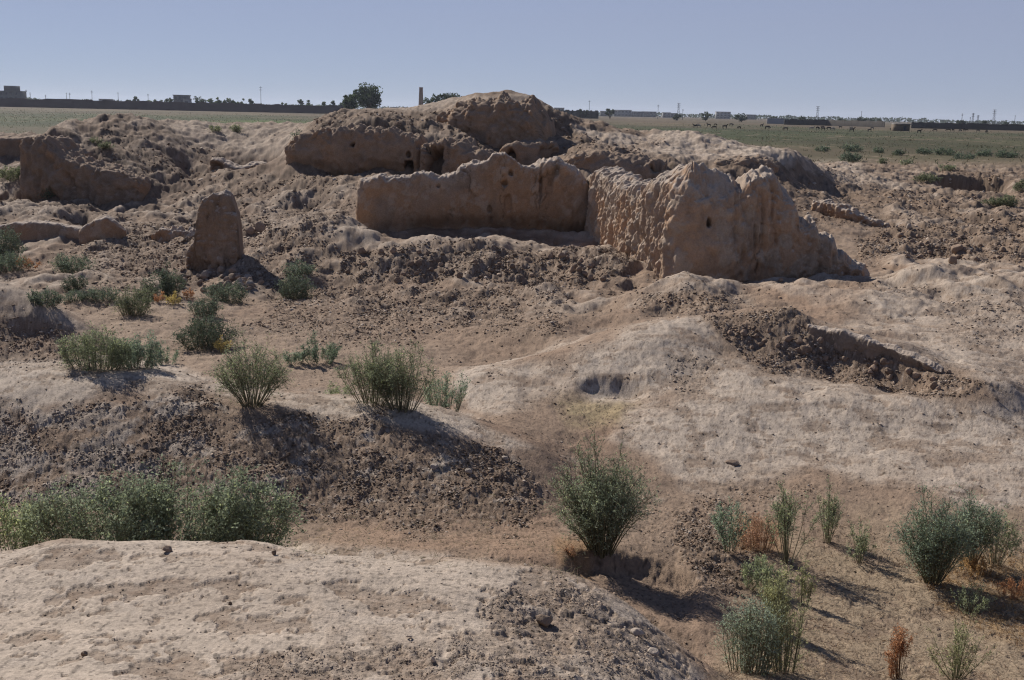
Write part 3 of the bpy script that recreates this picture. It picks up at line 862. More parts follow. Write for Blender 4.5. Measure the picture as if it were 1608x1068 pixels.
eroded_wall('ruined_wall', 'long smooth mud wall with stepped top and dark socket holes, behind the rubble terrace',
            [(564, 355, 33.2), (600, 369, 33), (700, 372, 33), (850, 374, 33), (972, 375, 33)],
            [(556, 300), (562, 288), (570, 281), (600, 274), (640, 279), (664, 271), (690, 279), (715, 273), (722, 262), (740, 254), (764, 252), (772, 244), (790, 241), (803, 248), (815, 261), (838, 262), (846, 254), (870, 248), (885, 255), (905, 272), (920, 290), (972, 312)],
            thick=.95, seed=100, rough=.05, crumble=2.6, undercut=[(640, 975, .48), (575, 640, .15)], ds=.022, nt_=150, topwob=.10, edge=.3,
            holes=[(791, 288, 5, 5, .25), (800, 272, 3.5, 4, .2), (768, 329, 4, 6, .2), (797, 321, 6, 15, .10), (690, 293, 3, 3, .12), (846, 292, 2.5, 26, .12), (770, 347, 3, 6, .1)])
eroded_wall('ruined_wall', 'tall mud wall with fluted left side and rounded corner, crumbling in steps to the right',
            [(932, 371, 34.3), (944, 381, 32.4), (1000, 411, 28.6), (1068, 441, 25.8), (1120, 446, 25.8), (1200, 445, 25.9), (1290, 443, 26.0), (1330, 444, 25.9), (1364, 446, 25.7)],
            [(926, 290), (936, 272), (948, 262), (960, 264), (976, 272), (990, 283), (1003, 278), (1016, 289), (1030, 270), (1046, 255), (1060, 250), (1080, 249), (1100, 255), (1120, 263), (1140, 273), (1149, 288), (1157, 276), (1170, 268), (1190, 262), (1205, 268), (1215, 283), (1228, 294), (1236, 308), (1242, 338), (1252, 342), (1268, 343), (1276, 366), (1292, 368), (1304, 376), (1310, 398), (1324, 402), (1336, 412), (1350, 416), (1364, 436)],
            thick=.78, seed=117, rough=.075, flute=.115, fpx=[(930, 1.2), (1062, 1.3), (1074, .12), (1138, .12), (1148, 1.4), (1208, 1.3), (1215, .2), (1243, .3), (1260, 1.2), (1364, 1.3)],
            slant=[(930, .05), (1040, .12), (1070, .22), (1130, .20), (1150, .05), (1200, .06), (1214, .12), (1250, .05), (1364, 0)],
            undercut=[(1080, 1300, .15)], ds=.016, nt_=180, topwob=.15, edge=.25, batter=.22, holes=[(1103, 349, 3.5, 7, .3), (1143, 330, 3, 60, .05)],
            flake=.8, tones=(wall_c * 1.2, np.array([.38, .245, .155]), wall_g * 1.3))
eroded_wall('mud_pillar', 'lone upright stump of mud wall with rounded top, standing in rubble on the left',
            [(300, 417, 27.0), (320, 420, 26.9), (350, 421, 26.85), (383, 420, 26.9)],
            [(298, 408), (302, 397), (307, 390), (312, 385), (316, 374), (318, 348), (321, 326), (327, 310), (335, 302), (343, 299), (357, 298), (365, 303), (372, 315), (377, 332), (379, 352), (381, 395), (385, 412)],
            thick=.62, seed=131, rough=.075, courses=.14, flake=.3, ds=.009, nt_=170, topwob=.04, edge=.10, cat='pillar', lump=.05, batter=.2,
            tones=(wall_c * .95, wall_c * .8, wall_g))
LOW = 'low excavated wall stubs around the dig'
eroded_wall('low_wall', 'low curved wall stub with a smooth pale rim at the left edge of the dig',
            [(-90, 388, 32.8), (0, 383, 32.3), (60, 381, 32), (110, 377, 31.7), (135, 371, 31.5)],
            [(-90, 366), (-20, 362), (0, 356), (25, 350), (60, 348), (95, 350), (118, 356), (136, 362)], thick=.4, seed=141, rough=.025, group=LOW, topwob=.03, ds=.02, nt_=80)
eroded_wall('low_wall', 'short humped wall stub just right of the curved pale-rimmed one',
            [(128, 372, 31.4), (160, 368, 31.3), (198, 364, 31.5)],
            [(126, 361), (140, 354), (155, 343), (168, 340), (180, 345), (190, 353), (200, 362)], thick=.6, seed=142, rough=.05, group=LOW, ds=.02, nt_=80)
eroded_wall('low_wall', 'broken orange-brown wall remnant sloping down behind the crumbling end of the fluted wall',
            [(1276, 360, 37.5), (1330, 361, 36.4), (1370, 362, 35.9), (1402, 361, 35.7)],
            [(1272, 318), (1290, 314), (1304, 317), (1318, 324), (1332, 325), (1346, 334), (1362, 342), (1380, 346), (1394, 350), (1404, 359)], thick=.7, seed=143, rough=.11, lump=.15, group=LOW, ds=.025, nt_=90, tones=(wall_o, wall_c, wall_o * .9))
eroded_wall('low_wall', 'thin crooked wall edge running along the back of the clod-filled pit',
            [(1268, 522, 16.35), (1340, 546, 15.95), (1390, 560, 15.6), (1440, 582, 15.2), (1478, 596, 14.9)],
            [(1262, 510), (1275, 511), (1300, 517), (1322, 520), (1340, 526), (1356, 527), (1366, 535), (1396, 542), (1420, 551), (1440, 561), (1462, 571), (1480, 583)], thick=.2, seed=144, rough=.025, crumble=.8, flake=.15, group=LOW, ds=.01, nt_=100, square=8, topwob=.05, edge=.1, batter=.5, undercut=[(1380, 1480, .08)],
            tones=(wall_c * .85, wall_g * .9, brown))
eroded_wall('low_wall', 'small flat-topped ledge of mud behind and above the lone pillar',
            [(284, 293, 45.6), (330, 297, 45), (362, 295, 45), (380, 288, 46)],
            [(284, 287), (300, 284), (330, 280), (345, 277), (362, 277), (381, 282)], thick=.9, seed=145, rough=.07, group=LOW, ds=.04, nt_=60, dark=.9)
eroded_wall('low_wall', 'dark little stepped ledge between the left ruin mound and the cave-holed ruin',
            [(334, 271, 48.2), (372, 273, 48), (420, 271, 48)],
            [(334, 250), (348, 249), (362, 258), (380, 262), (395, 258), (420, 254)], thick=1.0, seed=146, rough=.08, group=LOW, ds=.05, nt_=60, dark=.85, holes=[(348, 262, 9, 7, .5, 1), (408, 264, 8, 6, .6)])
BIG = 'large eroded ruin mounds with cut faces'
eroded_wall('ruin_face', 'broad shaded mud face with dark square doorways cut into the central ruin',
            [(474, 258, 44.8), (500, 266, 44.2), (560, 269, 44), (660, 272, 44), (690, 273, 43.8), (730, 276, 43.6), (800, 282, 43.2)],
            [(470, 246), (482, 226), (496, 210), (520, 203), (560, 201), (610, 204), (640, 210), (660, 219), (668, 232), (680, 226), (700, 220), (728, 222), (745, 232), (765, 238), (800, 258)],
            thick=2.2, seed=151, rough=.12, lump=.05, ds=.045, nt_=150, square=11, topwob=.25, edge=.5, undercut=[(490, 650, .35)], group=BIG, mat=M_RUIN, flake=.2,
            holes=[(562, 228, 3, 3, .5), (646, 243, 4, 5, .5), (648, 262, 8, 9, 1.5, 1), (694, 255, 11, 22, 1.9, 1), (672, 250, 3, 16, .3)])
eroded_wall('ruin_face', 'great bulging block of mud crowning the central ruin below its summit',
            [(728, 214, 48.4), (745, 214, 47.8), (770, 212, 47.4), (810, 216, 47.2), (845, 226, 47), (868, 238, 46.8)],
            [(726, 178), (734, 166), (746, 160), (770, 156), (800, 155), (825, 157), (840, 163), (852, 178), (862, 194), (870, 225)],
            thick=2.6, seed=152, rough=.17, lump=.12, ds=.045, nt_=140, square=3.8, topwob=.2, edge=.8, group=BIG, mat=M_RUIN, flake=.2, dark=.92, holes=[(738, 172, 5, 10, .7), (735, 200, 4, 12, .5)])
eroded_wall('ruin_face', 'deep shaded recess with a small arched opening under the bulging mud block',
            [(784, 266, 45.2), (830, 268, 45), (872, 264, 45.4)],
            [(782, 240), (792, 230), (806, 222), (830, 220), (872, 224)],
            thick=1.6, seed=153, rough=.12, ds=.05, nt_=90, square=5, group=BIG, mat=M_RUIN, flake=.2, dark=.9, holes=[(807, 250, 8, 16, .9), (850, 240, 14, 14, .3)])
eroded_wall('ruin_face', 'small orange-stained mud buttress left of the bulging block near the summit',
            [(690, 214, 48.6), (712, 212, 48.3), (738, 216, 48)],
            [(688, 192), (698, 178), (712, 170), (730, 166), (738, 176)],
            thick=1.4, seed=154, rough=.15, lump=.2, ds=.05, nt_=80, square=3.5, group=BIG, mat=M_RUIN, flake=.2, tones=(wall_o, wall_c, wall_c))
eroded_wall('ruin_face', 'vertical cut front of the left ruin mound with an undercut hollow at its foot',
            [(52, 303, 43.3), (80, 304, 43.2), (110, 303, 43.1), (140, 305, 42.9), (190, 300, 42.8), (236, 291, 43)],
            [(48, 230), (56, 219), (66, 215), (94, 216), (104, 224), (112, 238), (120, 244), (140, 256), (168, 262), (200, 268), (225, 282), (238, 290)],
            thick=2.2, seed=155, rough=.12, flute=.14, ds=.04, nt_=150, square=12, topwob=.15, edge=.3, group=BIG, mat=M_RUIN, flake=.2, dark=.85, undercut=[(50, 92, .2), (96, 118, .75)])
eroded_wall('ruin_face', 'straight shaded trench side beyond the left ruin mound at the picture edge',
            [(-160, 252, 57.4), (0, 251, 57.2), (52, 250, 57)],
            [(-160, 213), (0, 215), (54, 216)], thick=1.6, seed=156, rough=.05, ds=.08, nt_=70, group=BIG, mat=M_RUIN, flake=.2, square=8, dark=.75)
eroded_wall('ruin_face', 'low shadowed arch-shaped bank between the central ruin and the fluted wall',
            [(872, 272, 42.2), (930, 272, 41.8), (980, 276, 41.4), (1046, 282, 41)],
            [(870, 262), (890, 248), (912, 238), (935, 236), (960, 240), (990, 246), (1020, 250), (1048, 253)], thick=1.6, seed=157, rough=.12, lump=.1, ds=.05, nt_=80, group=BIG, mat=M_RUIN, flake=.2, square=4, holes=[(1034, 262, 10, 8, .7)])
eroded_wall('ruin_face', 'shadowed crumbly bank just above the top of the fluted wall',
            [(1118, 276, 43.4), (1165, 276, 43), (1222, 272, 42.8)],
            [(1116, 254), (1130, 248), (1160, 246), (1190, 248), (1224, 256)], thick=1.4, seed=158, rough=.14, lump=.12, ds=.05, nt_=80, group=BIG, mat=M_RUIN, flake=.2, square=4)
eroded_wall('low_wall', 'pale broken ledge of mud just left of the lone pillar', [(240, 379, 31.6), (280, 379, 31.4), (314, 377, 31.6)],
            [(240, 369), (252, 361), (270, 359), (288, 362), (300, 361), (314, 368)], thick=.5, seed=181, rough=.09, lump=.08, group=LOW, ds=.015, nt_=80, crumble=2)
eroded_wall('low_wall', 'worn mud ledge sunk in the slope a little right of the lone pillar', [(414, 374, 31.7), (450, 376, 31.4), (474, 373, 31.6)],
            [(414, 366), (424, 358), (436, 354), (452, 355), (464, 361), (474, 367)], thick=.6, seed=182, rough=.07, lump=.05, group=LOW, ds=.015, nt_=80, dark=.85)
# ------------------------------------------------------------------ clods and stones
M_CLOD = earth_mat('clod', 1.0, None, .5, (.75, 1.2))
PHI = (1 + 5 ** .5) / 2
ICO_V = np.array([(-1, PHI, 0), (1, PHI, 0), (-1, -PHI, 0), (1, -PHI, 0), (0, -1, PHI), (0, 1, PHI), (0, -1, -PHI), (0, 1, -PHI), (PHI, 0, -1), (PHI, 0, 1), (-PHI, 0, -1), (-PHI, 0, 1)]) / math.sqrt(1 + PHI * PHI)
ICO_F = np.array([(0, 11, 5), (0, 5, 1), (0, 1, 7), (0, 7, 10), (0, 10, 11), (1, 5, 9), (5, 11, 4), (11, 10, 2), (10, 7, 6), (7, 1, 8), (3, 9, 4), (3, 4, 2), (3, 2, 6), (3, 6, 8), (3, 8, 9), (4, 9, 5), (2, 4, 11), (6, 2, 10), (8, 6, 7), (9, 8, 1)])


def subdivide(V, Fc):
    V = [tuple(v) for v in V]
    cache, out = {}, []

    def mid(i, j):
        k = (min(i, j), max(i, j))
        if k not in cache:
            m = (np.array(V[i]) + V[j]); m /= np.linalg.norm(m)
            V.append(tuple(m)); cache[k] = len(V) - 1
        return cache[k]
    for a, b, c in Fc:
        d, e, f = mid(a, b), mid(b, c), mid(c, a)
        out += [(a, d, f), (b, e, d), (c, f, e), (d, e, f)]
    return np.array(V), np.array(out)


def scatter_rubble(name, label, prob, count, smin, smax, seed, colf, flat=.5):
    """thousands of crumbs nobody could count, as one mesh"""
    rs = np.random.RandomState(seed)
    pr = prob.ravel().astype(float)
    idx = rs.choice(len(pr), count, p=pr / pr.sum())
    j, i = idx // NU, idx % NU
    x0, y0 = GX.ravel()[idx], GY.ravel()[idx]
    y = y0 * (1 + (rs.rand(count) - .5) * .006)
    x = x0 + (rs.rand(count) - .5) * .002 * y
    pixel = y / 1098.0
    s = np.clip(pixel * (.8 + smax * rs.rand(count) ** 4), smin, .17)
    z = hz(x, y)
    nv = len(ICO_V)
    V = np.repeat(ICO_V[None], count, 0) * (.5 + .9 * rs.rand(count, nv, 1))
    V *= (np.stack([.7 + .7 * rs.rand(count), .7 + .7 * rs.rand(count), flat * (.55 + .7 * rs.rand(count))], 1))[:, None]
    a = rs.rand(count) * 6.283
    t = (rs.rand(count) - .5) * 1.6
    ca, sa, ct, st = np.cos(a)[:, None], np.sin(a)[:, None], np.cos(t)[:, None], np.sin(t)[:, None]
    X, Y_, Z_ = V[..., 0], V[..., 1], V[..., 2]
    Y_, Z_ = Y_ * ct - Z_ * st, Y_ * st + Z_ * ct
    X, Y_ = X * ca - Y_ * sa, X * sa + Y_ * ca
    V = np.stack([X, Y_, Z_], -1) * (s / 2)[:, None, None]
    V += np.stack([x, y, z + s * .10], 1)[:, None]
    Fc = (ICO_F[None] + (np.arange(count) * nv)[:, None, None]).reshape(-1, 3)
    c = colf(rs, idx, count)
    c = np.repeat(c[:, None], nv, 1).reshape(-1, 3)
    o = mesh_obj(name, V.reshape(-1, 3), Fc, M_CLOD, col=c.clip(.02, .6))
    return tag(o, label, None, None, 'stuff')


def clodcol(rs, idx, n):
    g = COLR.reshape(-1, 3)[idx]
    t = rs.rand(n)[:, None]
    c = g * np.array([1, .97, .93]) * (.7 + .65 * t)
    w = (rs.rand(n) < .16)[:, None]
    return np.where(w, pale * (.75 + .3 * t), c)


RUBD = RUBX * (GY < 62) * (GY > 3.9)
inframe = (np.abs(GU) < .58)
scatter_rubble('rubble', None, (RUBD ** 2) * inframe * (1 - .5 * farr) * np.clip(.3 + 1.8 * fbm2(GX * 2.0, GY * 2.0, 4, 110), .05, 1.2), 85000, .006, 3.0, 1, clodcol)
scatter_rubble('pebbles', None, (PATCH * .5 + .06 + .5 * RUBD) * (GY < 32) * (GY > 3.9) * inframe * site, 26000, .004, 2.6, 2, lambda r, i, n: clodcol(r, i, n) * (.8 + .2 * r.rand(n)[:, None]))

ROCKV, ROCKF = subdivide(*subdivide(*subdivide(ICO_V, ICO_F)))


def rock_mesh(name, seed, sx, sy, sz, col, facet=.5):
    V = ROCKV.copy()
    rs = np.random.RandomState(seed)
    for k in range(9):                       # chop flat faces as on broken mud-brick
        nrm = rs.randn(3); nrm /= np.linalg.norm(nrm)
        dd = V @ nrm - (.55 + .35 * rs.rand())
        V = V - np.clip(dd, 0, None)[:, None] * nrm * .9
    V *= (1 + .10 * fbm3(V[:, 0] * 2.5, V[:, 1] * 2.5, V[:, 2] * 2.5, 4, seed))[:, None]
    V *= np.array([sx, sy, sz]) / 2
    t = fbm3(V[:, 0] * 9, V[:, 1] * 9, V[:, 2] * 9, 3, seed + 5)
    c = np.array(col)[None] * (1 + .25 * t)[:, None]
    o = mesh_obj(name, V, ROCKF, M_CLOD, col=c.clip(.02, .6))
    return o


def rock(name, label, px, py, w, h, seed, col, cat='rock', group=None, depth=None):
    """single stone with foot at (px, py), w x h pixels in the picture"""
    p = place(px, py)
    sc_ = p.y / F
    o = rock_mesh(name, seed, w * sc_, (depth or w * .8) * sc_, h * sc_ * 1.5, col)
    o.location = p + Vector((0, w * sc_ * .2, h * sc_ * .42))
    o.rotation_euler = (random.uniform(-.2, .2), random.uniform(-.2, .2), random.uniform(-.5, .5))
    return tag(o, label, cat, group)


random.seed(4)
gb = brown * 1.25
rock('boulder', 'rounded pale boulder just right of the lone pillar', 408, 366, 18, 15, 301, tan_ * 1.1, 'boulder')
rock('boulder', 'squat brown boulder touching the right flank of the lone pillar', 392, 370, 15, 12, 302, gb * 1.2, 'boulder')
rock('boulder', 'largest lone boulder in the clod field beyond the fluted wall', 1504, 397, 20, 12, 306, gb * 1.1, 'boulder')
rock('boulder', 'upright dark boulder below the largest one in the right-hand clod field', 1497, 415, 14, 13, 307, gb, 'boulder')
rock('boulder', 'small pale stone beside the dug hollow, right of the orange wall remnant', 1427, 361, 9, 7, 308, pale * .9, 'boulder')
rock('boulder', 'small stone on the ground at the foot of the fluted wall front', 1226, 444, 8, 6, 310, tan_, 'boulder')
rock('stone', 'dark round pebble on the crest of the pale foreground mound', 430, 872, 10, 8, 311, brown * .9, 'stone')
rock('stone', 'dark flat stone on the pale foreground crest left of the round pebble', 263, 868, 18, 8, 312, brown * 1.4, 'stone')
rock('stone', 'small dark stone in the middle of the bare pale foreground mound', 361, 950, 7, 5, 313, brown * .9, 'stone')
rock('stone', 'dark oval stone low on the bare pale foreground mound', 132, 1031, 13, 7, 314, brown, 'stone')
rock('stone', 'pale round pebble in the brown crumbs at the bottom of the foreground mound', 680, 1042, 8, 9, 315, pale, 'stone')
rock('stone', 'pale smooth stone on the crumbly right flank of the foreground mound', 1026, 1029, 20, 10, 316, pale, 'stone')
rock('stone', 'pale chunk of crust on the dark slope of the second mound', 682, 737, 16, 7, 317, pale, 'stone')
rock('stone', 'pale stone higher on the dark slope right of the two bushy saplings', 793, 724, 12, 7, 318, pale * .95, 'stone')
rock('stone', 'white-topped stone with a dark shadow on the second mound slope', 735, 745, 14, 8, 319, pale, 'stone')
rock('stone', 'dark overhanging crust lump on the foreground mound flank', 855, 985, 34, 18, 320, tan_ * .9, 'stone')
rock('stone', 'low slab of crust with a shadowed edge on the foreground mound flank', 1000, 1000, 26, 10, 321, pale * .9, 'stone')
rock('stone', 'dark flat stone on the smooth slope above the orange dry patch', 1150, 731, 24, 6, 322, brown * 1.2, 'stone')
HEAP = 'stones heaped at the foot of the mud pillar'
for k in range(64):
    a, r = random.random() * 6.283, math.sqrt(random.random())
    px, py = 348 + 78 * r * math.cos(a), 444 + 17 * r * math.sin(a)
    w = random.choice((7, 8, 9, 10, 12, 15)) * random.uniform(.8, 1.15)
    rock('rubble_stone', 'broken mud-brick stone lying in the heap below the lone pillar', px, py, w, w * random.uniform(.5, .75), 400 + k, [tan_ * 1.1, tan_ * .85, gb * 1.2, pale * .8][k % 4], 'stone', HEAP)
CRB = 'clods in the dark field beyond the fluted wall'
for k in range(26):
    px, py = random.uniform(1385, 1600), random.uniform(372, 412)
    w = random.uniform(6, 11)
    rock('clod', 'dark clod of earth in the field right of the fluted wall', px, py, w, w * .6, 500 + k, gb * random.uniform(.8, 1.15), 'clod', CRB)
TER = 'clods on the rubble terrace below the smooth wall'
for k in range(46):
    px, py = random.uniform(545, 960), random.uniform(398, 446)
    w = random.uniform(6, 13)
    rock('clod', 'brown clod of earth on the rubble bank in front of the smooth wall', px, py, w, w * .65, 540 + k, gb * random.uniform(.75, 1.2), 'clod', TER)
PIT = 'clods lying in the dug pit on the right'
for k in range(40):
    t = random.random()
    px, py = 1150 + 330 * t + random.uniform(-20, 20), 520 + 82 * t + random.uniform(-14, 18)
    w = random.uniform(7, 17)
    rock('clod', 'grey-brown clod lying in the dug pit with the crooked wall edge', px, py, w, w * .65, 600 + k, gb * random.uniform(.8, 1.25), 'clod', PIT)
# ring-shaped sherd on the foreground mound
c = place(642, 1004)
V, Q = [], []
for i in range(20):
    for k in range(8):
        a, b = i / 20 * 6.283, k / 8 * 6.283
        V.append(((.011 + .0045 * math.cos(b)) * math.cos(a), (.011 + .0045 * math.cos(b)) * math.sin(a), .004 * math.sin(b)))
        Q.append((i * 8 + k, ((i + 1) % 20) * 8 + k, ((i + 1) % 20) * 8 + (k + 1) % 8, i * 8 + (k + 1) % 8))
o = mesh_obj('ring_sherd', np.array(V), np.array(Q), M_CLOD, col=np.tile(pale, (160, 1)), smooth=True, loc=c + Vector((0, 0, .012)))
o.rotation_euler = (-.5, .2, 0)
tag(o, 'tiny pale ring-shaped sherd lying on the foreground mound', 'sherd')

# ------------------------------------------------------------------ plants
M_LEAF = leaf_mat('leaf', .42)
LEAFGAIN = 2.8
M_STEM = leaf_mat('stem', .0)
OLIVE = np.array([.105, .118, .062])
BLUEG = np.array([.072, .090, .056])
DARKG = np.array([.058, .074, .045])
YELG = np.array([.125, .128, .060])
ORNG = np.array([.150, .078, .036])
GOLD = np.array([.19, .15, .05])


def tubes(P0, P1, r0, r1, sides=4):
    """tapered sticks from P0 to P1"""
    n = len(P0)
    d = P1 - P0
    d /= np.linalg.norm(d, axis=1, keepdims=True) + 1e-9
    ref = np.where(np.abs(d[:, 2:3]) < .9, np.array([[0, 0, 1.]]), np.array([[1., 0, 0]]))
    u = np.cross(d, ref); u /= np.linalg.norm(u, axis=1, keepdims=True) + 1e-9
    v = np.cross(d, u)
    a = np.arange(sides) / sides * 2 * np.pi
    ring = np.cos(a)[None, :, None] * u[:, None] + np.sin(a)[None, :, None] * v[:, None]
    V = np.concatenate([P0[:, None] + ring * r0[:, None, None], P1[:, None] + ring * r1[:, None, None]], 1)
    k = np.arange(sides)
    q = np.stack([k, (k + 1) % sides, (k + 1) % sides + sides, k + sides], 1)
    Q = (q[None] + (np.arange(n) * 2 * sides)[:, None, None]).reshape(-1, 4)
    return V.reshape(-1, 3), Q


def shrub_geo(seed, h, w, dpt, nst, ntw, nlf, leaf, base=.08, fan=.5, top=.35, lc=OLIVE, lw=.42, stemc=None, low=.15, twl=1.0, tipc=None, up=.35, wild=.8, gain=None):
    """many thin stems fanning from the root, side twigs, and small leaves along them"""
    rs = np.random.RandomState(seed)
    ph = rs.rand(nst) * 6.283
    r = np.sqrt(rs.rand(nst))
    ex, ey = np.cos(ph) * r, np.sin(ph) * r
    az = 1 + .14 * np.sin(2 * ph + seed) + .12 * np.sin(3 * ph + 2.1 * seed)
    hh = h * (1 - top * r ** 2) * (.68 + .32 * rs.rand(nst) ** .8) * az / 1.08
    tip = np.stack([ex * w / 2, ey * dpt / 2, hh], 1)
    b0 = np.stack([ex * w / 2 * base + rs.randn(nst) * w * .012, ey * dpt / 2 * base + rs.randn(nst) * w * .012, np.full(nst, -.03)], 1)
    md = b0 + (tip - b0) * np.array([fan, fan, .58]) + rs.randn(nst, 3) * h * .03
    t = np.linspace(0, 1, 7)
    bez = lambda q: ((1 - q) ** 2)[..., None] * b0[:, None] + (2 * q * (1 - q))[..., None] * md[:, None] + (q ** 2)[..., None] * tip[:, None]
    C = bez(np.tile(t, (nst, 1)))
    rr = h * .0045 + .0012
    rad_ = rr * (1 - .75 * t)
    SV, SQ = tubes(C[:, :-1].reshape(-1, 3), C[:, 1:].reshape(-1, 3), np.tile(rad_[:-1], nst), np.tile(rad_[1:], nst))
    # twigs
    k = rs.randint(0, nst, ntw)
    q = low + (1 - low) * rs.rand(ntw) ** .8
    bz = lambda q, k: ((1 - q) ** 2)[:, None] * b0[k] + (2 * q * (1 - q))[:, None] * md[k] + (q ** 2)[:, None] * tip[k]
    p0 = bz(q, k)
    tg = bz(np.minimum(q + .05, 1.05), k) - p0
    tg /= np.linalg.norm(tg, axis=1, keepdims=True) + 1e-9
    dr = rs.randn(ntw, 3)
    dr /= np.linalg.norm(dr, axis=1, keepdims=True)
    dr = dr * .8 + tg * wild + np.array([0, 0, up])
    dr /= np.linalg.norm(dr, axis=1, keepdims=True)
    ln = twl * h * (.07 + .17 * rs.rand(ntw)) * (1.15 - .5 * q)
    p1 = p0 + dr * ln[:, None]
    p1[:, 2] = np.maximum(p1[:, 2], .02)
    TV, TQ = tubes(p0, p1, np.full(ntw, rr * .34), np.full(ntw, rr * .14), 3)
    # leaves
    k = rs.randint(0, ntw, nlf)
    s = rs.rand(nlf) ** .75
    pc = p0[k] + (p1 - p0)[k] * s[:, None] + rs.randn(nlf, 3) * leaf * .5
    ax = dr[k] * .7 + rs.randn(nlf, 3) * .6
    ax /= np.linalg.norm(ax, axis=1, keepdims=True)
    sd = np.cross(ax, rs.randn(nlf, 3)); sd /= np.linalg.norm(sd, axis=1, keepdims=True) + 1e-9
    L_ = leaf * (.6 + .8 * rs.rand(nlf))[:, None]
    LV = np.stack([pc, pc + ax * L_ * .5 + sd * L_ * lw * .5, pc + ax * L_, pc + ax * L_ * .5 - sd * L_ * lw * .5], 1).reshape(-1, 3)
    LQ = np.arange(nlf * 4).reshape(-1, 4)
    tint = (gain or LEAFGAIN) * (.6 + .8 * rs.rand(nlf))[:, None]
    c = lc[None] * np.array([1, 1, 1.12]) * tint
    c = c * np.where(rs.rand(nlf)[:, None] < .12, np.array([[1.7, 1.6, 1.3]]), 1)
    if tipc is not None:
        wt = sstep(.45, 1.0, pc[:, 2] / h)[:, None] * rs.rand(nlf)[:, None]
        c = c + (tipc[None] - c) * wt
    LC = np.repeat(c, 4, 0)
    sc = np.array([.15, .135, .08]) if stemc is None else stemc
    V = np.vstack([SV, TV]); Q = [SQ, np.asarray(TQ) + len(SV)]
    return V, Q, np.tile(sc, (len(V), 1)) * (.8 + .4 * rs.rand(len(V), 1)), LV, LQ, LC


def shrub(name, label, px, py, w, h, seed, dens=1.0, leaf=.022, cat='shrub', group=None, Y=None, dpt=None, sink=0, **kw):
    """plant rooted at (px, py), w x h in picture pixels"""
    p = place(px, py, Y)
    s = p.y / F
    W_, H_ = w * s, h * s * 1.08
    D_ = (dpt or w * .8) * s
    pixel = p.y / 1098
    lf = max(leaf, pixel * 1.7)
    area = w * h
    nst = int(np.clip(kw.pop('nst', 14 + area / 500 * dens), 6, 130))
    nlf = int(np.clip(area * 1.0 * dens * kw.pop('lmul', 1.0) * (.022 / .022), 120, 42000))
    ntw = int(np.clip(nlf / 9, 30, 5000))
    g = shrub_geo(seed, H_, W_, D_, nst, ntw, nlf, lf, **kw)
    e = empty(name, p - Vector((0, 0, sink)))
    mesh_obj('stems', g[0], g[1], M_STEM, e, g[2])
    mesh_obj('foliage', g[3], g[4], M_LEAF, e, g[5])
    return tag(e, label, cat, group)


NEAR = 'camelthorn-like shrubs on the near mounds'
MID = 'shrubs on the floor of the dig'
# foreground
shrub('shrub', 'very wide dense green thicket, largest plant, growing in the hollow behind the pale foreground mound', 255, 872, 440, 152, 1, Y=8.0, dpt=150, dens=1.0, leaf=.024, base=.78, fan=.9, top=.3, lc=np.array([.086, .100, .058]), nst=170, low=.03, lmul=.55, lw=.5, wild=.25, up=.15, twl=1.5)
shrub('shrub', 'thin pale-green straggling bush at the left edge beside the wide thicket', 28, 872, 130, 100, 2, Y=8.1, dpt=80, dens=.5, base=.6, fan=.8, lc=OLIVE * 1.1, lw=.5)
shrub('shrub', 'round dense dark-green bush on the shaded bank, standing alone in the middle foreground', 945, 868, 176, 172, 3, dpt=150, dens=.72, leaf=.017, base=.18, fan=.35, top=.42, lc=np.array([.105, .12, .07]), nst=120, low=.22, tipc=OLIVE, wild=.5, twl=1.15)
shrub('shrub', 'open vase-shaped bush with bare lower stems on the crest of the second mound, left one', 396, 636, 128, 112, 4, dens=.72, leaf=.016, base=.2, fan=.5, top=.5, lc=OLIVE * .85, nst=50, low=.25, wild=.4, twl=1.35)
shrub('shrub', 'bushy sapling with thin stems on the second mound crest, middle of three', 586, 634, 116, 94, 5, dens=.72, leaf=.016, base=.35, fan=.6, top=.4, lc=OLIVE * .75, nst=50, low=.15, wild=.4, twl=1.4)
shrub('shrub', 'tallest open-stemmed bush on the second mound crest, casting a streaky shadow', 632, 643, 118, 104, 6, dens=.72, leaf=.016, base=.35, fan=.6, top=.4, lc=OLIVE * .78, nst=52, low=.2, wild=.4, twl=1.4)
shrub('shrub', 'lower green bush just behind the right end of the second mound crest', 700, 640, 78, 76, 7, Y=12.3, dens=.5, base=.5, fan=.8, lc=BLUEG * 1.2, nst=40, sink=.0)
shrub('shrub', 'low spreading green tuft between the two groups of bushes behind the crest', 535, 612, 60, 36, 8, Y=13.2, dens=.7, base=.5, fan=.8, lc=OLIVE, wild=.4)
shrub('shrub', 'dark compact bush behind the crest between the vase-shaped bush and the saplings', 505, 572, 66, 42, 9, dens=1.3, base=.5, fan=.8, lc=DARKG, group=MID)
shrub('shrub', 'smaller dark bush touching the left side of the compact one behind the crest', 464, 571, 44, 26, 10, dens=1.3, base=.5, fan=.8, lc=BLUEG, group=MID)
# behind second mound, left
shrub('shrub', 'tall wispy green bush with one high shoot behind the left crest of the second mound', 150, 580, 120, 66, 11, dens=1.0, base=.6, fan=.85, lc=OLIVE * .75, nst=60, dpt=60, wild=.35, twl=1.4, low=.05)
shrub('shrub', 'bushy green plant behind the left crest, right of the wispy one with the high shoot', 212, 578, 90, 56, 12, dens=1.1, base=.6, fan=.85, lc=BLUEG, nst=50, wild=.35, twl=1.4, low=.05)
shrub('shrub', 'low dark bush trailing off to the right behind the pale crest of the second mound', 252, 572, 60, 28, 13, dens=1.1, base=.6, fan=.9, lc=DARKG * 1.1)
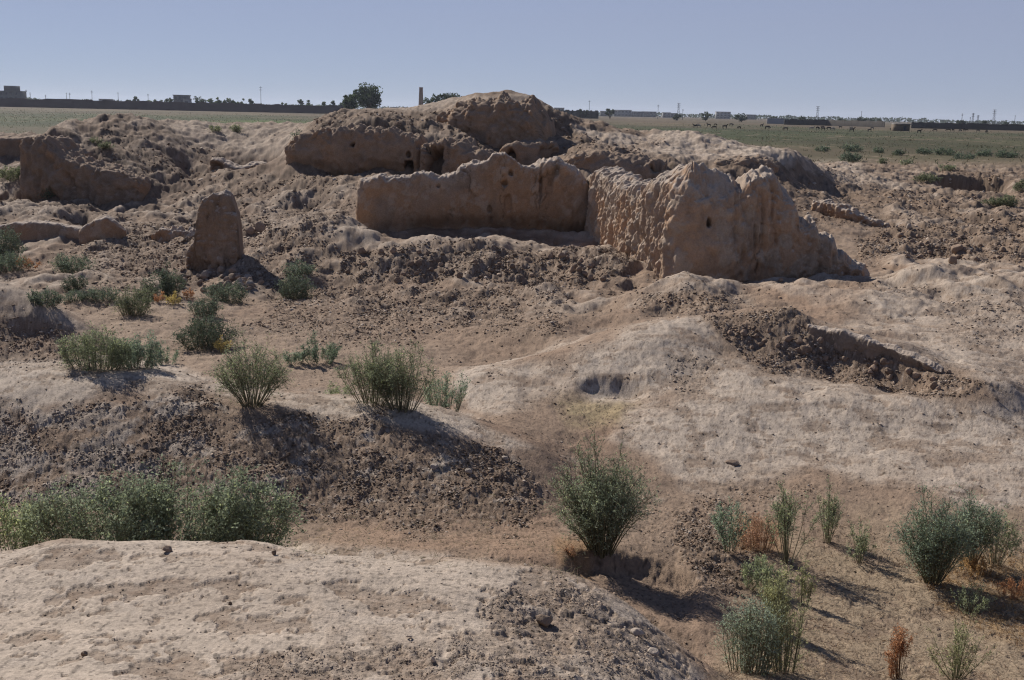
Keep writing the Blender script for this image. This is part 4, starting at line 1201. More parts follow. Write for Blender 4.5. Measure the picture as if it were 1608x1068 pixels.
# dig floor
for i, (px, py, w, h, c, lab) in enumerate([
    (326, 546, 96, 54, DARKG * .9, 'darkest, densest bush on the dig floor, a broad dome left of centre'),
    (322, 497, 50, 36, BLUEG, 'small grey-green bush directly behind the broad dark dome on the dig floor'),
    (356, 476, 68, 36, BLUEG, 'medium grey-green bush below the stone heap of the pillar'),
    (208, 495, 56, 42, OLIVE * .85, 'pointed olive bush alone on the bare dig floor with a shadow at its foot'),
    (258, 464, 66, 44, DARKG, 'dark bush standing left of the stone heap under the pillar'),
    (72, 478, 52, 26, BLUEG, 'low grey-green bush beside the left hump of pale earth'),
    (118, 473, 44, 18, BLUEG * 1.1, 'flat grey-green tuft in the row right of the left hump'),
    (160, 472, 58, 22, BLUEG * 1.1, 'wide low tuft ending the row of plants on the left dig floor'),
    (116, 428, 66, 30, BLUEG * 1.15, 'spreading grey-green bush on the edge of the shaded hollow at left'),
    (118, 455, 40, 26, DARKG * .75, 'dark plant inside the shaded hollow at left'),
    (10, 408, 54, 50, BLUEG, 'tall grey-green bush at the left picture edge below the curved wall stub'),
    (14, 424, 66, 28, BLUEG * 1.1, 'lower bush at the left picture edge in front of the tall one'),
    (470, 432, 54, 22, BLUEG * 1.1, 'flat bush on the slope right of the pillar, upper of two'),
    (463, 470, 56, 44, BLUEG, 'round bush on the slope right of the pillar, lower of two'),
    (228, 470, 40, 22, OLIVE, 'yellowish low bush between the pointed olive bush and the dark one'),
]):
    shrub('shrub', lab, px, py, w, h, 30 + i, dens=1.5, base=.62, fan=.85, top=.5, lc=c, group=MID, leaf=.03, dpt=w * .9, nst=90, low=.03, wild=.3, up=.25, twl=1.5, gain=1.55)
shrub('dry_plant', 'yellow-green low plant between two orange ones near the stone heap', 272, 479, 34, 18, 50, dens=1.2, base=.5, lc=GOLD * .75, cat='plant')
shrub('dry_plant', 'small orange-red dry plant at the foot of the stone heap', 298, 472, 20, 18, 51, dens=1.3, base=.5, lc=ORNG, cat='plant')
shrub('dry_plant', 'small orange plant left of the yellow-green one on the dig floor', 250, 475, 18, 16, 52, dens=1.3, base=.5, lc=ORNG * .9, cat='plant')
shrub('dry_plant', 'orange dry tuft near the left edge below the curved wall stub', 44, 424, 38, 20, 53, dens=1.1, base=.5, lc=ORNG * .85, cat='plant')
shrub('dry_plant', 'faded golden plant behind the left side of the vase-shaped bush', 350, 556, 30, 26, 54, dens=.8, base=.4, lc=GOLD * .8, cat='plant')
# right foreground
shrub('shrub', 'large blue-green bush with upright branches at the right, densest part on one trunk', 1465, 916, 132, 146, 60, dens=.62, leaf=.019, base=.14, fan=.42, top=.35, lc=BLUEG * 1.1, nst=64, low=.2, wild=.5, twl=1.25)
shrub('shrub', 'tall blue-green bush behind the densest right-hand one, with gaps in its crown', 1522, 890, 96, 122, 61, dens=.5, leaf=.019, base=.16, fan=.42, top=.3, lc=BLUEG * 1.1, nst=36, low=.3, wild=.5, twl=1.25)
shrub('shrub', 'open bush with bare stems at the right edge over orange litter', 1563, 888, 84, 92, 62, dens=.3, leaf=.018, base=.2, fan=.5, lc=OLIVE * .9, nst=22, low=.35, wild=.5, twl=1.2)
shrub('sapling', 'thin sapling with bluish leaves left of the orange dry patch', 1146, 868, 58, 96, 63, dens=.32, leaf=.022, base=.2, fan=.4, lc=BLUEG * 1.2, nst=12, cat='sapling')
shrub('sapling', 'tallest thin sapling with bare leaning stems right of the orange dry patch', 1236, 884, 92, 132, 64, dens=.24, leaf=.018, base=.12, fan=.5, lc=OLIVE * .85, nst=18, low=.4, cat='sapling')
shrub('sapling', 'slender feathery sapling behind the tallest one, wispy top', 1300, 852, 58, 92, 65, dens=.45, leaf=.016, base=.2, fan=.5, lc=OLIVE * .85, nst=22, low=.35, cat='sapling')
shrub('sapling', 'short thin sapling casting a long slanting shadow, right of the feathery one', 1350, 884, 56, 66, 66, dens=.36, leaf=.017, base=.2, fan=.5, lc=OLIVE * .95, nst=16, low=.3, cat='sapling')
shrub('dry_plant', 'domed patch of orange dry weed between two thin saplings', 1190, 862, 68, 56, 67, dens=.8, leaf=.012, base=.7, fan=.9, lc=np.array([.145, .088, .052]), stemc=np.array([.30, .18, .10]), nst=70, cat='plant')
shrub('shrub', 'low green bush just below the orange dry patch', 1192, 925, 72, 56, 68, dens=.7, leaf=.018, base=.5, fan=.8, lc=OLIVE, nst=24)
shrub('shrub', 'yellow-green upright weed below the tallest sapling', 1218, 990, 66, 108, 69, dens=.5, leaf=.018, base=.3, fan=.6, lc=YELG * .95, nst=22, low=.15)
shrub('shrub', 'small yellow-green weed tucked between the low green bush and the upright weed', 1262, 950, 34, 70, 70, dens=.5, leaf=.016, base=.4, lc=YELG * .85, nst=12)
shrub('shrub', 'leafy grey-green bush at the bottom edge, left one of the pair', 1172, 1085, 96, 140, 71, Y=6.6, dens=.5, leaf=.015, base=.6, fan=.75, low=.02, lc=np.array([.105, .125, .082]), nst=40, wild=.5, twl=1.3)
shrub('shrub', 'taller yellowish-green bush at the bottom edge, right one of the pair', 1228, 1085, 84, 150, 72, Y=6.7, dens=.32, leaf=.014, base=.6, fan=.75, low=.02, lc=YELG * .8, nst=30, wild=.5, twl=1.3)
shrub('dry_plant', 'rust-orange dry stalks with tufted heads at the bottom edge', 1412, 1066, 50, 88, 73, dens=.5, leaf=.013, base=.25, fan=.5, top=.15, lc=ORNG, stemc=ORNG * .8, nst=14, low=.55, cat='plant')
shrub('dry_plant', 'small rust-orange stalks rooted with the taller tufted ones at the bottom edge', 1398, 1064, 34, 48, 74, dens=.5, leaf=.013, base=.35, lc=ORNG * .9, stemc=ORNG * .8, nst=10, cat='plant')
shrub('shrub', 'pale yellow-green twiggy plant with few leaves at the bottom right', 1500, 1075, 112, 112, 75, Y=7.0, dens=.22, leaf=.012, base=.12, fan=.6, lc=YELG * .9, stemc=YELG * .9, nst=20, low=.2)
shrub('shrub', 'thin grey-green sprig in the shadow below the large right-hand bush', 1520, 965, 70, 60, 76, dens=.3, leaf=.014, base=.3, lc=OLIVE, nst=14)
shrub('dry_plant', 'orange-brown dry litter tuft at the foot of the right-hand bushes', 1535, 898, 78, 26, 77, dens=1.2, leaf=.014, base=.8, lc=np.array([.16, .105, .045]), stemc=ORNG, cat='plant')
shrub('dry_plant', 'orange dry tuft at the right picture edge in the bush shadow', 1592, 935, 60, 30, 78, dens=1.0, leaf=.014, base=.8, lc=ORNG * .85, stemc=ORNG, cat='plant')
shrub('dry_plant', 'little orange-brown tuft at the left foot of the round bush', 896, 872, 36, 18, 79, dens=1.0, leaf=.014, base=.7, lc=np.array([.13, .075, .04]), cat='plant')
# back of the site
FARS = 'bushes on and beyond the ruins at the back'
for i, (px, py, w, h, c, lab) in enumerate([
    (92, 308, 40, 22, BLUEG * 1.2, 'grey-green bush at the foot of the left ruin mound'),
    (68, 311, 26, 12, BLUEG * 1.2, 'low tuft left of the bush at the foot of the left ruin mound'),
    (18, 284, 44, 24, OLIVE * .9, 'olive bush on the bright ground left of the left ruin mound'),
    (474, 240, 26, 36, BLUEG, 'dark bush on the left shoulder of the central ruin'),
    (338, 206, 14, 10, OLIVE, 'tiny bush on the pale rise left of the central ruin, left of two'),
    (370, 207, 16, 11, OLIVE, 'tiny bush on the pale rise left of the central ruin, right of two'),
    (166, 234, 18, 12, OLIVE * .8, 'small tuft half-way up the left ruin mound'),
    (150, 226, 16, 9, OLIVE * .7, 'smaller tuft above and left of the other on the left ruin mound'),
    (1334, 254, 28, 16, BLUEG, 'round dark bush on the bank right of the fluted wall'),
    (1455, 286, 32, 14, OLIVE * .8, 'bush left of the dark hole on the right'),
    (1385, 257, 12, 9, OLIVE * .8, 'small tuft right of the round dark bush on the right bank'),
    (1582, 324, 26, 22, OLIVE * .9, 'bush on the bright bank right of the dark hole'),
    (1604, 300, 20, 18, OLIVE * .8, 'bush cut by the right picture edge beside the dark hole'),
    (1560, 322, 30, 10, OLIVE * .8, 'flat tuft growing in the small scrape under the dark hole'),
    (1292, 238, 20, 9, BLUEG, 'leftmost bush of the scrub row across the right field'),
    (1338, 238, 26, 12, BLUEG, 'second bush from the left in the scrub row across the right field'),
    (1378, 240, 16, 9, BLUEG, 'third bush from the left in the scrub row across the right field'),
    (1410, 244, 18, 9, DARKG, 'fourth bush from the left, darkest of the scrub row across the right field'),
    (1452, 242, 22, 10, BLUEG, 'fifth bush from the left in the scrub row across the right field'),
    (1484, 244, 28, 12, DARKG * 1.1, 'sixth bush from the left, a wide dark one of the right scrub row'),
    (1512, 250, 32, 10, BLUEG, 'low wide bush right of the wide dark one in the right scrub row'),
    (1545, 246, 22, 12, BLUEG, 'second bush from the right in the scrub row across the right field'),
    (1582, 248, 36, 12, DARKG * 1.1, 'rightmost wide bush of the scrub row across the right field'),
    (1425, 258, 20, 7, OLIVE, 'low tuft in front of the darkest bush of the right scrub row'),
    (1490, 268, 24, 9, OLIVE, 'low olive tuft between the right scrub row and the dark hole'),
]):
    shrub('shrub', lab, px, py, w * 1.2, h * .85, 80 + i, dens=2.4, base=.6, fan=.85, top=.45, lc=c * .6, group=FARS, leaf=.05, dpt=w, nst=60, low=.03, wild=.3, twl=1.5)


# dry straw and litter on the lower right ground, thin weeds on the plain
def blades(name, prob, count, ln, wd, seed, cols, upr, mat):
    rs = np.random.RandomState(seed)
    pr = prob.ravel().astype(float)
    idx = rs.choice(len(pr), count, p=pr / pr.sum())
    y = GY.ravel()[idx] * (1 + (rs.rand(count) - .5) * .006)
    x = GX.ravel()[idx] + (rs.rand(count) - .5) * .002 * y
    p = np.stack([x, y, hz(x, y) + .003], 1)
    d = rs.randn(count, 3); d[:, 2] = np.abs(d[:, 2]) * upr + .06
    d /= np.linalg.norm(d, axis=1, keepdims=True)
    s = np.cross(d, rs.randn(count, 3)); s /= np.linalg.norm(s, axis=1, keepdims=True)
    L_ = (ln * (.4 + 1.0 * rs.rand(count)))[:, None]
    pix = (y / 1098 * .5)[:, None]
    wv_ = np.maximum(wd, pix)
    V = np.stack([p - s * wv_ * .5, p + s * wv_ * .5, p + d * L_ + s * wv_ * .2, p + d * L_ - s * wv_ * .2], 1).reshape(-1, 3)
    c = np.array(cols)[rs.randint(0, len(cols), count)] * (.7 + .6 * rs.rand(count, 1))
    o = mesh_obj(name, V, np.arange(count * 4).reshape(-1, 4), mat, col=np.repeat(c, 4, 0))
    return tag(o, None, None, None, 'stuff')


lit = polymask([(1120, 1080), (1150, 900), (1230, 800), (1420, 830), (1620, 850), (1800, 1000), (1700, 1100)], 30, 30, 95) * (GY > 4)
blades('dry_grass', lit * (.4 + np.clip(fbm2(GX * 2, GY * 2, 4, 96), 0, 1)), 9000, .06, .0022, 5, [straw, straw * 1.2, tan_, ORNG * .9, brown], .35, M_LEAF)
lit2 = (polymask([(500, 800), (860, 780), (900, 880), (700, 880), (480, 860)], 30, 30, 97) + polymask([(860, 620), (1000, 610), (980, 680), (880, 680)], 20, 20, 98) + .6 * polymask([(870, 840), (930, 850), (930, 900), (870, 890)], 20, 10, 99)
        + .5 * polymask([(130, 450), (520, 480), (560, 560), (200, 560)], 30, 20, 94))
blades('dry_grass', lit2, 2500, .05, .002, 6, [straw, tan_, yell * .9, OLIVE], .5, M_LEAF)
dry = polymask([(1430, 890), (1500, 870), (1640, 860), (1640, 1020), (1540, 1000), (1470, 960)], 14, 22, 155) * (GY > 4)
blades('dry_grass', dry, 2600, .07, .0025, 8, [np.array([.33, .20, .08]), straw * 1.1, np.array([.26, .14, .06])], .6, M_LEAF)
gw = PL * np.clip(wv, 0, 1) * (GY < 420) * inframe
blades('field_weeds', gw * (.25 + np.clip(fbm2(GX * .12, GY * .05, 4, 92), 0, 1) * 2), 15000, .2, .06, 7, [OLIVE * .6, BLUEG * .7, YELG * .4, dp], 1.4, M_LEAF)
# ------------------------------------------------------------------ the plain and the far town
def far(px, Y, z=PLAIN):
    py = 534 - F * (math.tan(PITCH) - (px - 804) / F * math.tan(ROLL))
    d = ray(px, py)
    return Vector((d[0] * Y, Y, z))


def boxes(bl):
    V, Q = [], []
    for (x0, x1, y0, y1, z0, z1) in bl:
        k = len(V)
        V += [(x0, y0, z0), (x1, y0, z0), (x1, y1, z0), (x0, y1, z0), (x0, y0, z1), (x1, y0, z1), (x1, y1, z1), (x0, y1, z1)]
        Q += [(k, k + 3, k + 2, k + 1), (k + 4, k + 5, k + 6, k + 7), (k, k + 1, k + 5, k + 4), (k + 1, k + 2, k + 6, k + 5), (k + 2, k + 3, k + 7, k + 6), (k + 3, k, k + 4, k + 7)]
    return np.array(V, float), np.array(Q)


M_MUD = flat_mat('mud_wall_far', (.125, .092, .078), scale=.3)
M_MUDD = flat_mat('dark_mud_far', (.060, .052, .045), scale=.3)
M_CONC = flat_mat('concrete_far', (.13, .127, .125), scale=.4)
M_CONCP = flat_mat('pale_concrete_far', (.24, .235, .23), scale=.4)
M_DARK = flat_mat('window_dark', (.06, .06, .065), rough=.4)
M_POLE = flat_mat('pole', (.10, .10, .11))
M_BRICK = flat_mat('kiln_brick', (.26, .18, .14), scale=1.0)


def long_wall(name, label, pts, h, mat, seed, thick=.6, cat='wall'):
    """pts: (px, Y) stations"""
    P_ = [far(px, Y) for px, Y in pts]
    xs = np.array([p.x for p in P_]); ys = np.array([p.y for p in P_])
    n = 160
    t = np.linspace(0, 1, n); tt = np.linspace(0, 1, len(xs))
    x, y = np.interp(t, tt, xs), np.interp(t, tt, ys)
    zt = PLAIN + h * (1 + .05 * fbm2(t * 40, t * 0 + seed, 3, seed) + .05 * np.sign(fbm2(t * 14, t * 0, 2, seed + 1)))
    zb = np.full(n, PLAIN - .6)
    V = np.concatenate([np.stack([x, y, zb], 1), np.stack([x, y, zt], 1), np.stack([x, y + thick, zt], 1), np.stack([x, y + thick, zb], 1)])
    k = np.arange(n - 1)
    Q = np.concatenate([np.stack([k + a * n, k + 1 + a * n, k + 1 + b * n, k + b * n], 1) for a, b in ((0, 1), (1, 2), (2, 3))] + [np.array([[0, n, 2 * n, 3 * n], [n - 1, 4 * n - 1, 3 * n - 1, 2 * n - 1]])])
    return tag(mesh_obj(name, V, Q, mat), label, cat)


long_wall('compound_wall', 'long low brown mud wall crossing the far left of the plain', [(-260, 470), (130, 490), (300, 500), (556, 520)], 3.7, M_MUD, 3)
long_wall('compound_wall', 'dark stretch of mud wall beyond the grazing herd, left of the hut', [(1232, 470), (1300, 470), (1390, 440)], 2.4, M_MUDD, 5)
long_wall('compound_wall', 'dark long wall along the right edge of the plain, right of the hut', [(1432, 430), (1520, 430), (1760, 420)], 2.3, M_MUDD, 7)
long_wall('compound_wall', 'dark short wall on the horizon just right of the central ruin', [(868, 640), (940, 640)], 4.4, M_MUDD, 9)
long_wall('compound_wall', 'pale short wall on the horizon joining the dark wall left of the hut', [(1205, 520), (1232, 520)], 2.6, M_CONCP, 11)


def building(label, px, Y, w, h, d, mat, storeys=2, bays=3, tower=None, roofm=None, group=None, cat='building'):
    """w, h, d in metres"""
    e = empty('building', far(px, Y))
    mesh_obj('wall', *boxes([(-w / 2, w / 2, 0, d, -.5, h)]), mat, e)
    mesh_obj('roof', *boxes([(-w / 2 - .4, w / 2 + .4, -.4, d + .4, h + .003, h + .45)]), roofm or mat, e)
    sh = h / storeys
    for s in range(storeys):
        for b in range(bays):
            x = -w / 2 + (b + .5) * w / bays
            mesh_obj('window', *boxes([(x - w / bays * .28, x + w / bays * .28, -.04, .2, s * sh + sh * .32, s * sh + sh * .78)]), M_DARK, e)
    if tower:
        tx, tw, th = tower
        mesh_obj('tower', *boxes([(tx - tw / 2, tx + tw / 2, .5, d - .5, h + .453, h + th)]), mat, e)
    return tag(e, label, cat, group)


building('grey three-storey concrete block with a stair tower, at the left edge of the horizon', 6, 720, 19, 8.4, 12, M_CONC, 3, 6, (-.2 + 3.3, 5.6, 3.6))
building('small grey hall with a dark flat roof, alone on the left horizon', 164, 900, 8.5, 5.2, 8, M_CONCP, 1, 2, roofm=M_MUDD)
building('two-part pale building with an overhanging flat roof above the left wall', 283, 760, 9, 8.6, 9, M_CONC, 2, 3, roofm=M_CONC)
building('lower pale annex beside the two-part building above the left wall', 293, 756, 4, 6.2, 5, M_CONCP, 1, 1)
TOWN = 'buildings of the hazy town on the right horizon'
for i, (px, w, h, st, m, lab) in enumerate([
    (878, 12, 13, 3, M_CONC, 'hazy grey house showing just right of the central ruin summit'),
    (952, 14, 9, 2, M_CONC, 'hazy low house left of the wide domed hall on the right horizon'),
    (978, 22, 12, 2, M_CONCP, 'wide pale hall with a raised middle on the right horizon'),
    (1000, 18, 10, 2, M_CONC, 'dark flat-roofed block, left of two, on the right horizon'),
    (1020, 18, 10.5, 2, M_CONC, 'dark flat-roofed block, right of two, on the right horizon'),
    (1047, 9, 9, 2, M_CONCP, 'small pale house right of the two dark blocks on the horizon'),
    (1058, 8, 8, 2, M_CONC, 'small grey house next to the tall pylon on the right horizon'),
    (1136, 18, 13, 3, M_CONCP, 'pale tall block standing alone far right of the pylon on the horizon'),
    (1180, 12, 9, 2, M_CONC, 'low grey block just before the pale short wall on the horizon'),
    (618, 10, 8, 2, M_CONCP, 'hazy white house behind the trees left of the chimney'),
    (636, 9, 7.5, 2, M_CONCP, 'second hazy white house just left of the chimney'),
    (486, 12, 6.5, 1, M_CONCP, 'long pale low house seen above the left wall near the big trees'),
]):
    building(lab, px, 1350 + 37 * (i % 5), w, h * .66, 10, m, st, max(2, int(w / 4)), group=TOWN)
# hut on the plain
e = empty('hut', far(1418, 300))
mesh_obj('wall', *boxes([(-2.0, 2.0, 0, 3, -.3, 1.75)]), flat_mat('hut_mud', (.135, .105, .075), scale=2), e)
mesh_obj('roof', *boxes([(-1.9, 2.6, -.25, 3.2, 1.753, 1.95)]), M_CONCP, e)
mesh_obj('door', *boxes([(.2, 1.1, -.03, .2, -.1, 1.3)]), M_DARK, e)
tag(e, 'small square brown hut with a pale flat roof at the edge of the grazing field', 'hut')
# kiln chimney
n = 20
a = np.arange(n) / n * 6.283
rings = [(1.65, -.5), (1.62, 0), (1.02, 14.8), (1.12, 14.85), (1.12, 15.3), (.7, 15.3), (.7, 13.5)]
V = np.concatenate([np.stack([r * np.cos(a), r * np.sin(a), np.full(n, z)], 1) for r, z in rings])
k = np.arange(n)
Q = np.concatenate([np.stack([i * n + k, i * n + (k + 1) % n, (i + 1) * n + (k + 1) % n, (i + 1) * n + k], 1) for i in range(len(rings) - 1)])
tag(mesh_obj('chimney', V, Q, M_BRICK, smooth=False, loc=far(661, 640)), 'tall tapering brick kiln chimney on the horizon left of the central ruin', 'chimney')


# trees: tapered trunk with limbs and a crown of leaf clumps
def tree(label, px, Y, w, h, seed, lc, clumps=26, leaves=60, group=None, name='tree', lean=0, trunkh=.22, squash=1.0):
    rs = np.random.RandomState(seed)
    e = empty(name, far(px, Y))
    hb = h * trunkh
    cc = rs.randn(clumps, 3)
    cc /= np.linalg.norm(cc, axis=1, keepdims=True)
    cc *= (rs.rand(clumps, 1) ** .4)
    cen = np.array([0, 0, hb + (h - hb) * .48])
    cl = cen + cc * np.array([w / 2 * .82, w / 2 * .82, (h - hb) / 2 * .86]) * squash
    P0 = [np.array([0, 0, -.3]), np.array([0, 0, hb])]
    P1 = [np.array([0, 0, hb]), cen]
    r0, r1 = [h * .04, h * .03], [h * .03, h * .012]
    for c_ in cl[:10]:
        P0.append(np.array([0, 0, hb * rs.uniform(.8, 1.3)])); P1.append(c_); r0.append(h * .016); r1.append(h * .005)
    V, Q = tubes(np.array(P0), np.array(P1), np.array(r0), np.array(r1), 6)
    mesh_obj('trunk', V, Q, M_STEM, e, np.tile(np.array([.07, .055, .04]), (len(V), 1)))
    k = np.repeat(np.arange(clumps), leaves)
    rr = w * rs.uniform(.11, .21, clumps)
    off = rs.randn(len(k), 3); off /= np.linalg.norm(off, axis=1, keepdims=True)
    pc = cl[k] + off * (rr[k] * rs.rand(len(k)) ** .45)[:, None] * np.array([1, 1, .85])
    s = 1.7 * max(.35, Y / 1098 * .8) * (.6 + .8 * rs.rand(len(k)))[:, None]
    ax = rs.randn(len(k), 3); ax /= np.linalg.norm(ax, axis=1, keepdims=True)
    sd_ = np.cross(ax, rs.randn(len(k), 3)); sd_ /= np.linalg.norm(sd_, axis=1, keepdims=True)
    LV = np.stack([pc - ax * s * .6, pc + sd_ * s * .4, pc + ax * s * .6, pc - sd_ * s * .4], 1).reshape(-1, 3)
    c = lc[None] * (.65 + .7 * rs.rand(len(k), 1)) * (.8 + .4 * rs.rand(clumps, 1))[k]
    mesh_obj('crown', LV, np.arange(len(LV)).reshape(-1, 4), M_LEAF, e, np.repeat(c, 4, 0))
    return tag(e, label, 'tree', group)


TG = np.array([.060, .085, .034])
TD = np.array([.050, .068, .036])
tree('big round dark-green tree on the plain left of the central ruin, tallest of all', 577, 410, 11.5, 11.2, 1, TG, 44, 90)
tree('shorter lopsided tree merging with the left side of the biggest tree', 551, 405, 7.5, 8.0, 2, TG * 1.05, 26, 80)
tree('dark flat-crowned tree showing above the central ruin right of the chimney', 706, 430, 9.5, 11.3, 3, TD, 34, 80)
tree('lower loose tree between the chimney and the flat-crowned tree', 680, 440, 8.0, 9.2, 4, TD * 1.1, 22, 60)
tree('little tree peeking over the central ruin slope right of the flat-crowned tree', 724, 450, 3.5, 9.0, 5, TD, 12, 40)
LT = 'small trees in a row behind the long left wall'
names = ['first', 'second', 'third', 'fourth', 'fifth', 'sixth', 'seventh', 'eighth', 'ninth', 'tenth', 'eleventh', 'twelfth', 'thirteenth', 'fourteenth', 'fifteenth', 'sixteenth', 'seventeenth', 'eighteenth', 'nineteenth', 'twentieth',
         'twenty-first', 'twenty-second', 'twenty-third', 'twenty-fourth', 'twenty-fifth', 'twenty-sixth', 'twenty-seventh', 'twenty-eighth', 'twenty-ninth', 'thirtieth', 'thirty-first', 'thirty-second', 'thirty-third', 'thirty-fourth', 'thirty-fifth', 'thirty-sixth', 'thirty-seventh']
row = [(203, 4, 5.6), (214, 4.5, 6.4), (231, 6, 5.4), (247, 7, 5.6), (262, 5, 5.4), (268, 4, 6.8), (311, 9, 7.2), (332, 6, 6.4), (345, 4.5, 7.4), (359, 7, 6.8), (370, 6, 6.2), (380, 4.5, 7.8), (395, 6, 6.8), (412, 4, 5.2), (447, 5, 5.8), (474, 5.5, 8.4), (485, 5.5, 7.0), (509, 3, 6.5), (522, 4, 7.6), (535, 5, 6.5)]
for i, (px, w, h) in enumerate(row):
    tree(f'{names[i]} small tree from the left in the row behind the long left wall', px, 600 + 13 * (i % 4), w, h, 20 + i, TG * (1.0 + .25 * (i % 3)), 12, 36, LT, trunkh=.08)
RT = 'small dark trees along the right horizon'
for i, (px, w, h) in enumerate([(958, 4, 8), (917, 5, 7), (1063, 4, 5), (1108, 5, 8), (1165, 7, 6), (1218, 5, 5.2), (1262, 5, 5), (1322, 5, 4.4), (1350, 5, 5), (1365, 6, 5.2), (1382, 4, 4.8), (1508, 4, 4.8), (1548, 4, 4.6), (1580, 4, 5)]):
    tree(f'{names[i]} dark tree from the left along the right horizon', px, 640, w * 1.3, h * .85, 60 + i, TD, 10, 34, RT, trunkh=.06)
# the far wood: one mass along the horizon
rs = np.random.RandomState(9)
n = 9000
pxs = rs.uniform(-150, 1760, n)
u = (pxs - 804) / F
Yw = 1500 + 260 * rs.rand(n)
hmax = 5.5 + 4.5 * fbm2(pxs / 22, pxs * 0 + 1, 4, 4) + 2 * fbm2(pxs / 90, pxs * 0, 2, 5)
zc = PLAIN + np.clip(hmax, 1.5, 11) * rs.rand(n) ** .7
pc = np.stack([u * Yw, Yw, zc], 1)
ax = rs.randn(n, 3); ax /= np.linalg.norm(ax, axis=1, keepdims=True)
sd_ = np.cross(ax, rs.randn(n, 3)); sd_ /= np.linalg.norm(sd_, axis=1, keepdims=True)
s = 1.6 * (.6 + .8 * rs.rand(n, 1))
LV = np.stack([pc - ax * s, pc + sd_ * s * .7, pc + ax * s, pc - sd_ * s * .7], 1).reshape(-1, 3)
tag(mesh_obj('treeline', LV, np.arange(n * 4).reshape(-1, 4), M_LEAF, col=np.repeat(TD[None] * (.7 + .6 * rs.rand(n, 1)), 4, 0)), kind='stuff')


# poles and pylons
def pole(label, px, Y, h, arms=2, w=.16, group='utility poles and masts on the horizon'):
    e = empty('utility_pole', far(px, Y))
    r = max(w, Y / 1098 * .16)
    V, Q = tubes(np.array([[0, 0, -.5]]), np.array([[0, 0, h]]), np.array([r * 1.3]), np.array([r * .7]), 6)
    mesh_obj('mast', V, Q, M_POLE, e)
    for k in range(arms):
        z = h * (.94 - .1 * k)
        mesh_obj('crossarm', *boxes([(-h * .07, h * .07, -r * .6, r * .6, z, z + r * 1.2)]), M_POLE, e)
    return tag(e, label, 'pole', group)


def pylon(label, px, Y, h, group='lattice pylons on the right horizon'):
    e = empty('pylon', far(px, Y))
    r = max(.12, Y / 1098 * .17)
    b = h * .09
    A0, A1 = [], []
    for sx in (-1, 1):
        for sy in (-1, 1):
            A0.append((sx * b, sy * b, -.5)); A1.append((sx * b * .15, sy * b * .15, h))
    for k in range(6):
        z0, z1 = h * k / 6, h * (k + 1) / 6
        w0, w1 = b * (1 - .85 * k / 6), b * (1 - .85 * (k + 1) / 6)
        A0 += [(-w0, -w0, z0), (w0, -w0, z0)]; A1 += [(w1, -w1, z1), (-w1, -w1, z1)]
    m = len(A0)
    V, Q = tubes(np.array(A0, float), np.array(A1, float), np.full(m, r * .6), np.full(m, r * .5), 4)
    mesh_obj('tower', V, Q, M_POLE, e)
    for z in (.74, .86, .97):
        mesh_obj('crossarm', *boxes([(-h * .12, h * .12, -r, r, h * z, h * z + r * 1.6)]), M_POLE, e)
    return tag(e, label, 'pylon', group)


for i, (px, top) in enumerate([(42, 17), (48, 13), (72, 10), (105, 14), (110, 14), (145, 18), (186, 16), (233, 15), (410, 30), (925, 20), (1033, 16), (1072, 10), (1352, 13), (1510, 13), (1523, 8), (1593, 12)]):
    pole(f'{names[i]} thin pole from the left standing on the horizon', px, 800, 2.7 + top * 800 / F, 2 if i % 3 else 1)
for i, (px, top, lab) in enumerate([(1065, 19, 'tall lattice pylon right of the two dark town blocks'), (1283, 19, 'lattice pylon above the dark wall left of the hut'), (1527, 14, 'slim lattice pylon, left of the pair near the right edge'), (1560, 20, 'tallest lattice pylon near the right edge of the horizon'), (1535, 11, 'short lattice pylon between the pair near the right edge')]):
    pylon(lab, px, 1000, 2.7 + top * 1000 / F)


# grazing herd
def animal_mesh(name, graze):
    me = bpy.data.meshes.new(name)
    v = [(0, 0, .62), (.34, 0, .64), (-.34, 0, .63),                                     # belly, chest, rump
         (.50, 0, .78 if not graze else .62), (.62, 0, .95 if not graze else .42), (.78, 0, .90 if not graze else .24),     # neck, head, muzzle
         (-.46, 0, .70), (-.52, 0, .58)]                                                 # tail
    ed = [(0, 1), (0, 2), (1, 3), (3, 4), (4, 5), (2, 6), (6, 7)]
    rd = [.17, .17, .16, .10, .075, .05, .035, .02]
    for bx, sx in ((1, .36), (2, -.36)):
        for sy in (-1, 1):
            k = len(v)
            kx = .02 if bx == 1 else -.05
            v += [(sx, sy * .10, .50), (sx + kx, sy * .11, .27), (sx, sy * .11, .02)]
            ed += [(bx, k), (k, k + 1), (k + 1, k + 2)]
            rd += [.085, .042, .034]
    k = len(v)
    hz_ = v[4][2]
    v += [(.60, .09, hz_ + .05), (.60, -.09, hz_ + .05)]
    ed += [(4, k), (4, k + 1)]
    rd += [.02, .02]
    me.from_pydata(v, ed, [])
    o = bpy.data.objects.new(name, me)
    COL.objects.link(o)
    o.modifiers.new('skin', 'SKIN').use_smooth_shade = True
    for i, r in enumerate(rd):
        me.skin_vertices[0].data[i].radius = (r, r)
    me.skin_vertices[0].data[0].use_root = True
    o.modifiers.new('sub', 'SUBSURF').levels = 1
    dg = bpy.context.evaluated_depsgraph_get()
    m2 = bpy.data.meshes.new_from_object(o.evaluated_get(dg))
    bpy.data.objects.remove(o)
    m2.name = name
    return m2


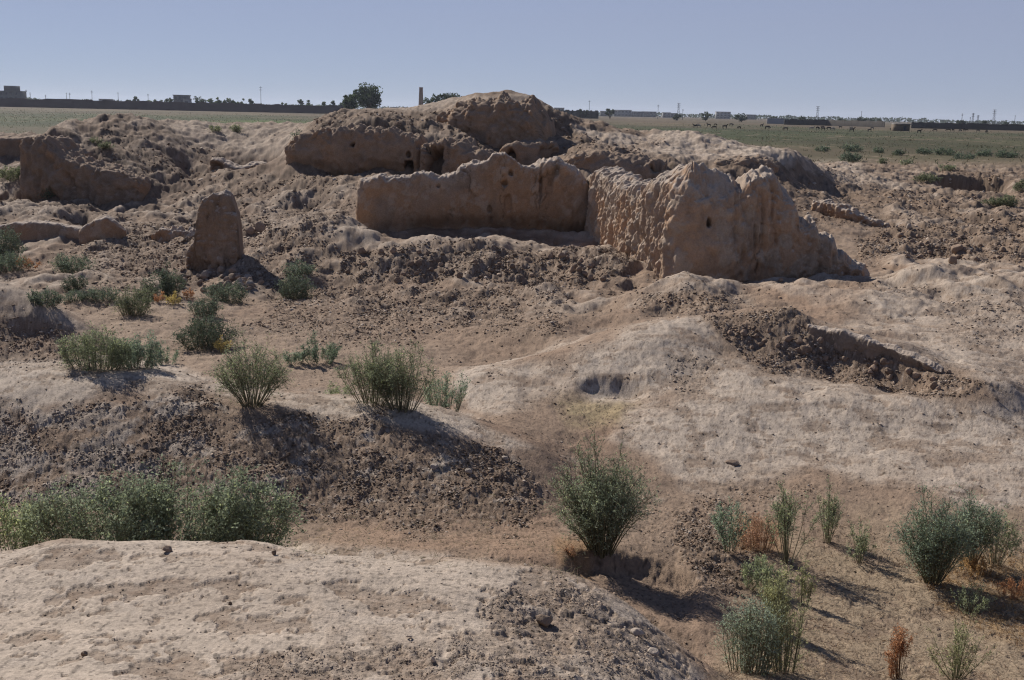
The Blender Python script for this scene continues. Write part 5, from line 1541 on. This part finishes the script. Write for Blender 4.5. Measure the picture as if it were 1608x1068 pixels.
M_BLK = flat_mat('dark_fleece', (.028, .024, .022))
M_PAL = flat_mat('pale_fleece', (.33, .29, .24))
gm = {}
for g in (0, 1):
    for nm, mt in (('dark', M_BLK), ('pale', M_PAL)):
        m_ = animal_mesh('goat', g)
        m_.materials.clear(); m_.materials.append(mt)
        gm[(nm, g)] = m_
herd = [(1093, 201, 'd'), (1097, 198, 'd'), (1098, 201, 'p'), (1114, 199, 'd'), (1124, 195, 'd'), (1123, 203, 'd'), (1139, 202, 'd'), (1149, 196, 'd'), (1162, 203, 'd'), (1197, 198, 'd'), (1206, 203, 'd'), (1235, 205, 'd'),
        (1275, 205, 'p'), (1285, 204, 'd'), (1293, 201, 'd'), (1294, 205, 'd'), (1303, 204, 'd'), (1309, 206, 'p'), (1321, 202, 'd'), (1338, 198, 'd'), (1337, 203, 'p'), (1339, 207, 'd'), (1367, 207, 'd'), (1371, 203, 'd'), (1401, 205, 'd'), (1404, 202, 'd'), (1415, 204, 'd'), (1445, 209, 'd'), (1470, 207, 'd'), (1491, 207, 'd'), (1498, 206, 'd'), (1509, 207, 'd'), (1516, 204, 'd'), (1519, 206, 'd'), (1537, 207, 'd'), (1551, 209, 'd')]
random.seed(12)
for i, (px, py, c) in enumerate(herd):
    py = py + .3
    q = P(px, py, 100) - CAM
    t = (PLAIN - CAMZ) / q[2] if q[2] < 0 else 3
    Y = min(100 * t, 330)
    p = far(px, Y)
    p.z = float(hz(p.x, p.y)[0])
    o = bpy.data.objects.new('goat', gm[('dark' if c == 'd' else 'pale', i % 3 > 0)])
    COL.objects.link(o)
    o.location = p
    o.rotation_euler = (0, 0, random.choice((0, math.pi)) + random.uniform(-.7, .7))
    s = random.uniform(.85, 1.15)
    o.scale = (s, s, s)
    col_ = 'dark' if c == 'd' else 'pale'
    tag(o, f'{names[i]} animal from the left in the grazing herd, a {col_} one', 'goat', 'herd grazing on the right field')

# dusty air over the plain
hb_, hq_ = boxes([(-8200, 8200, -40, 6200, -3.0, 40.0)])
hm = bpy.data.materials.new('haze_air')
hm.use_nodes = True
hn = hm.node_tree
hn.nodes.clear()
ho = hn.nodes.new('ShaderNodeOutputMaterial')
hv = hn.nodes.new('ShaderNodeVolumePrincipled')
hv.inputs['Color'].default_value = (.80, .86, 1.0, 1)
hv.inputs['Density'].default_value = .00010
hv.inputs['Anisotropy'].default_value = .2
hn.links.new(hv.outputs[0], ho.inputs['Volume'])
tag(mesh_obj('haze', hb_, hq_, hm), kind='stuff')
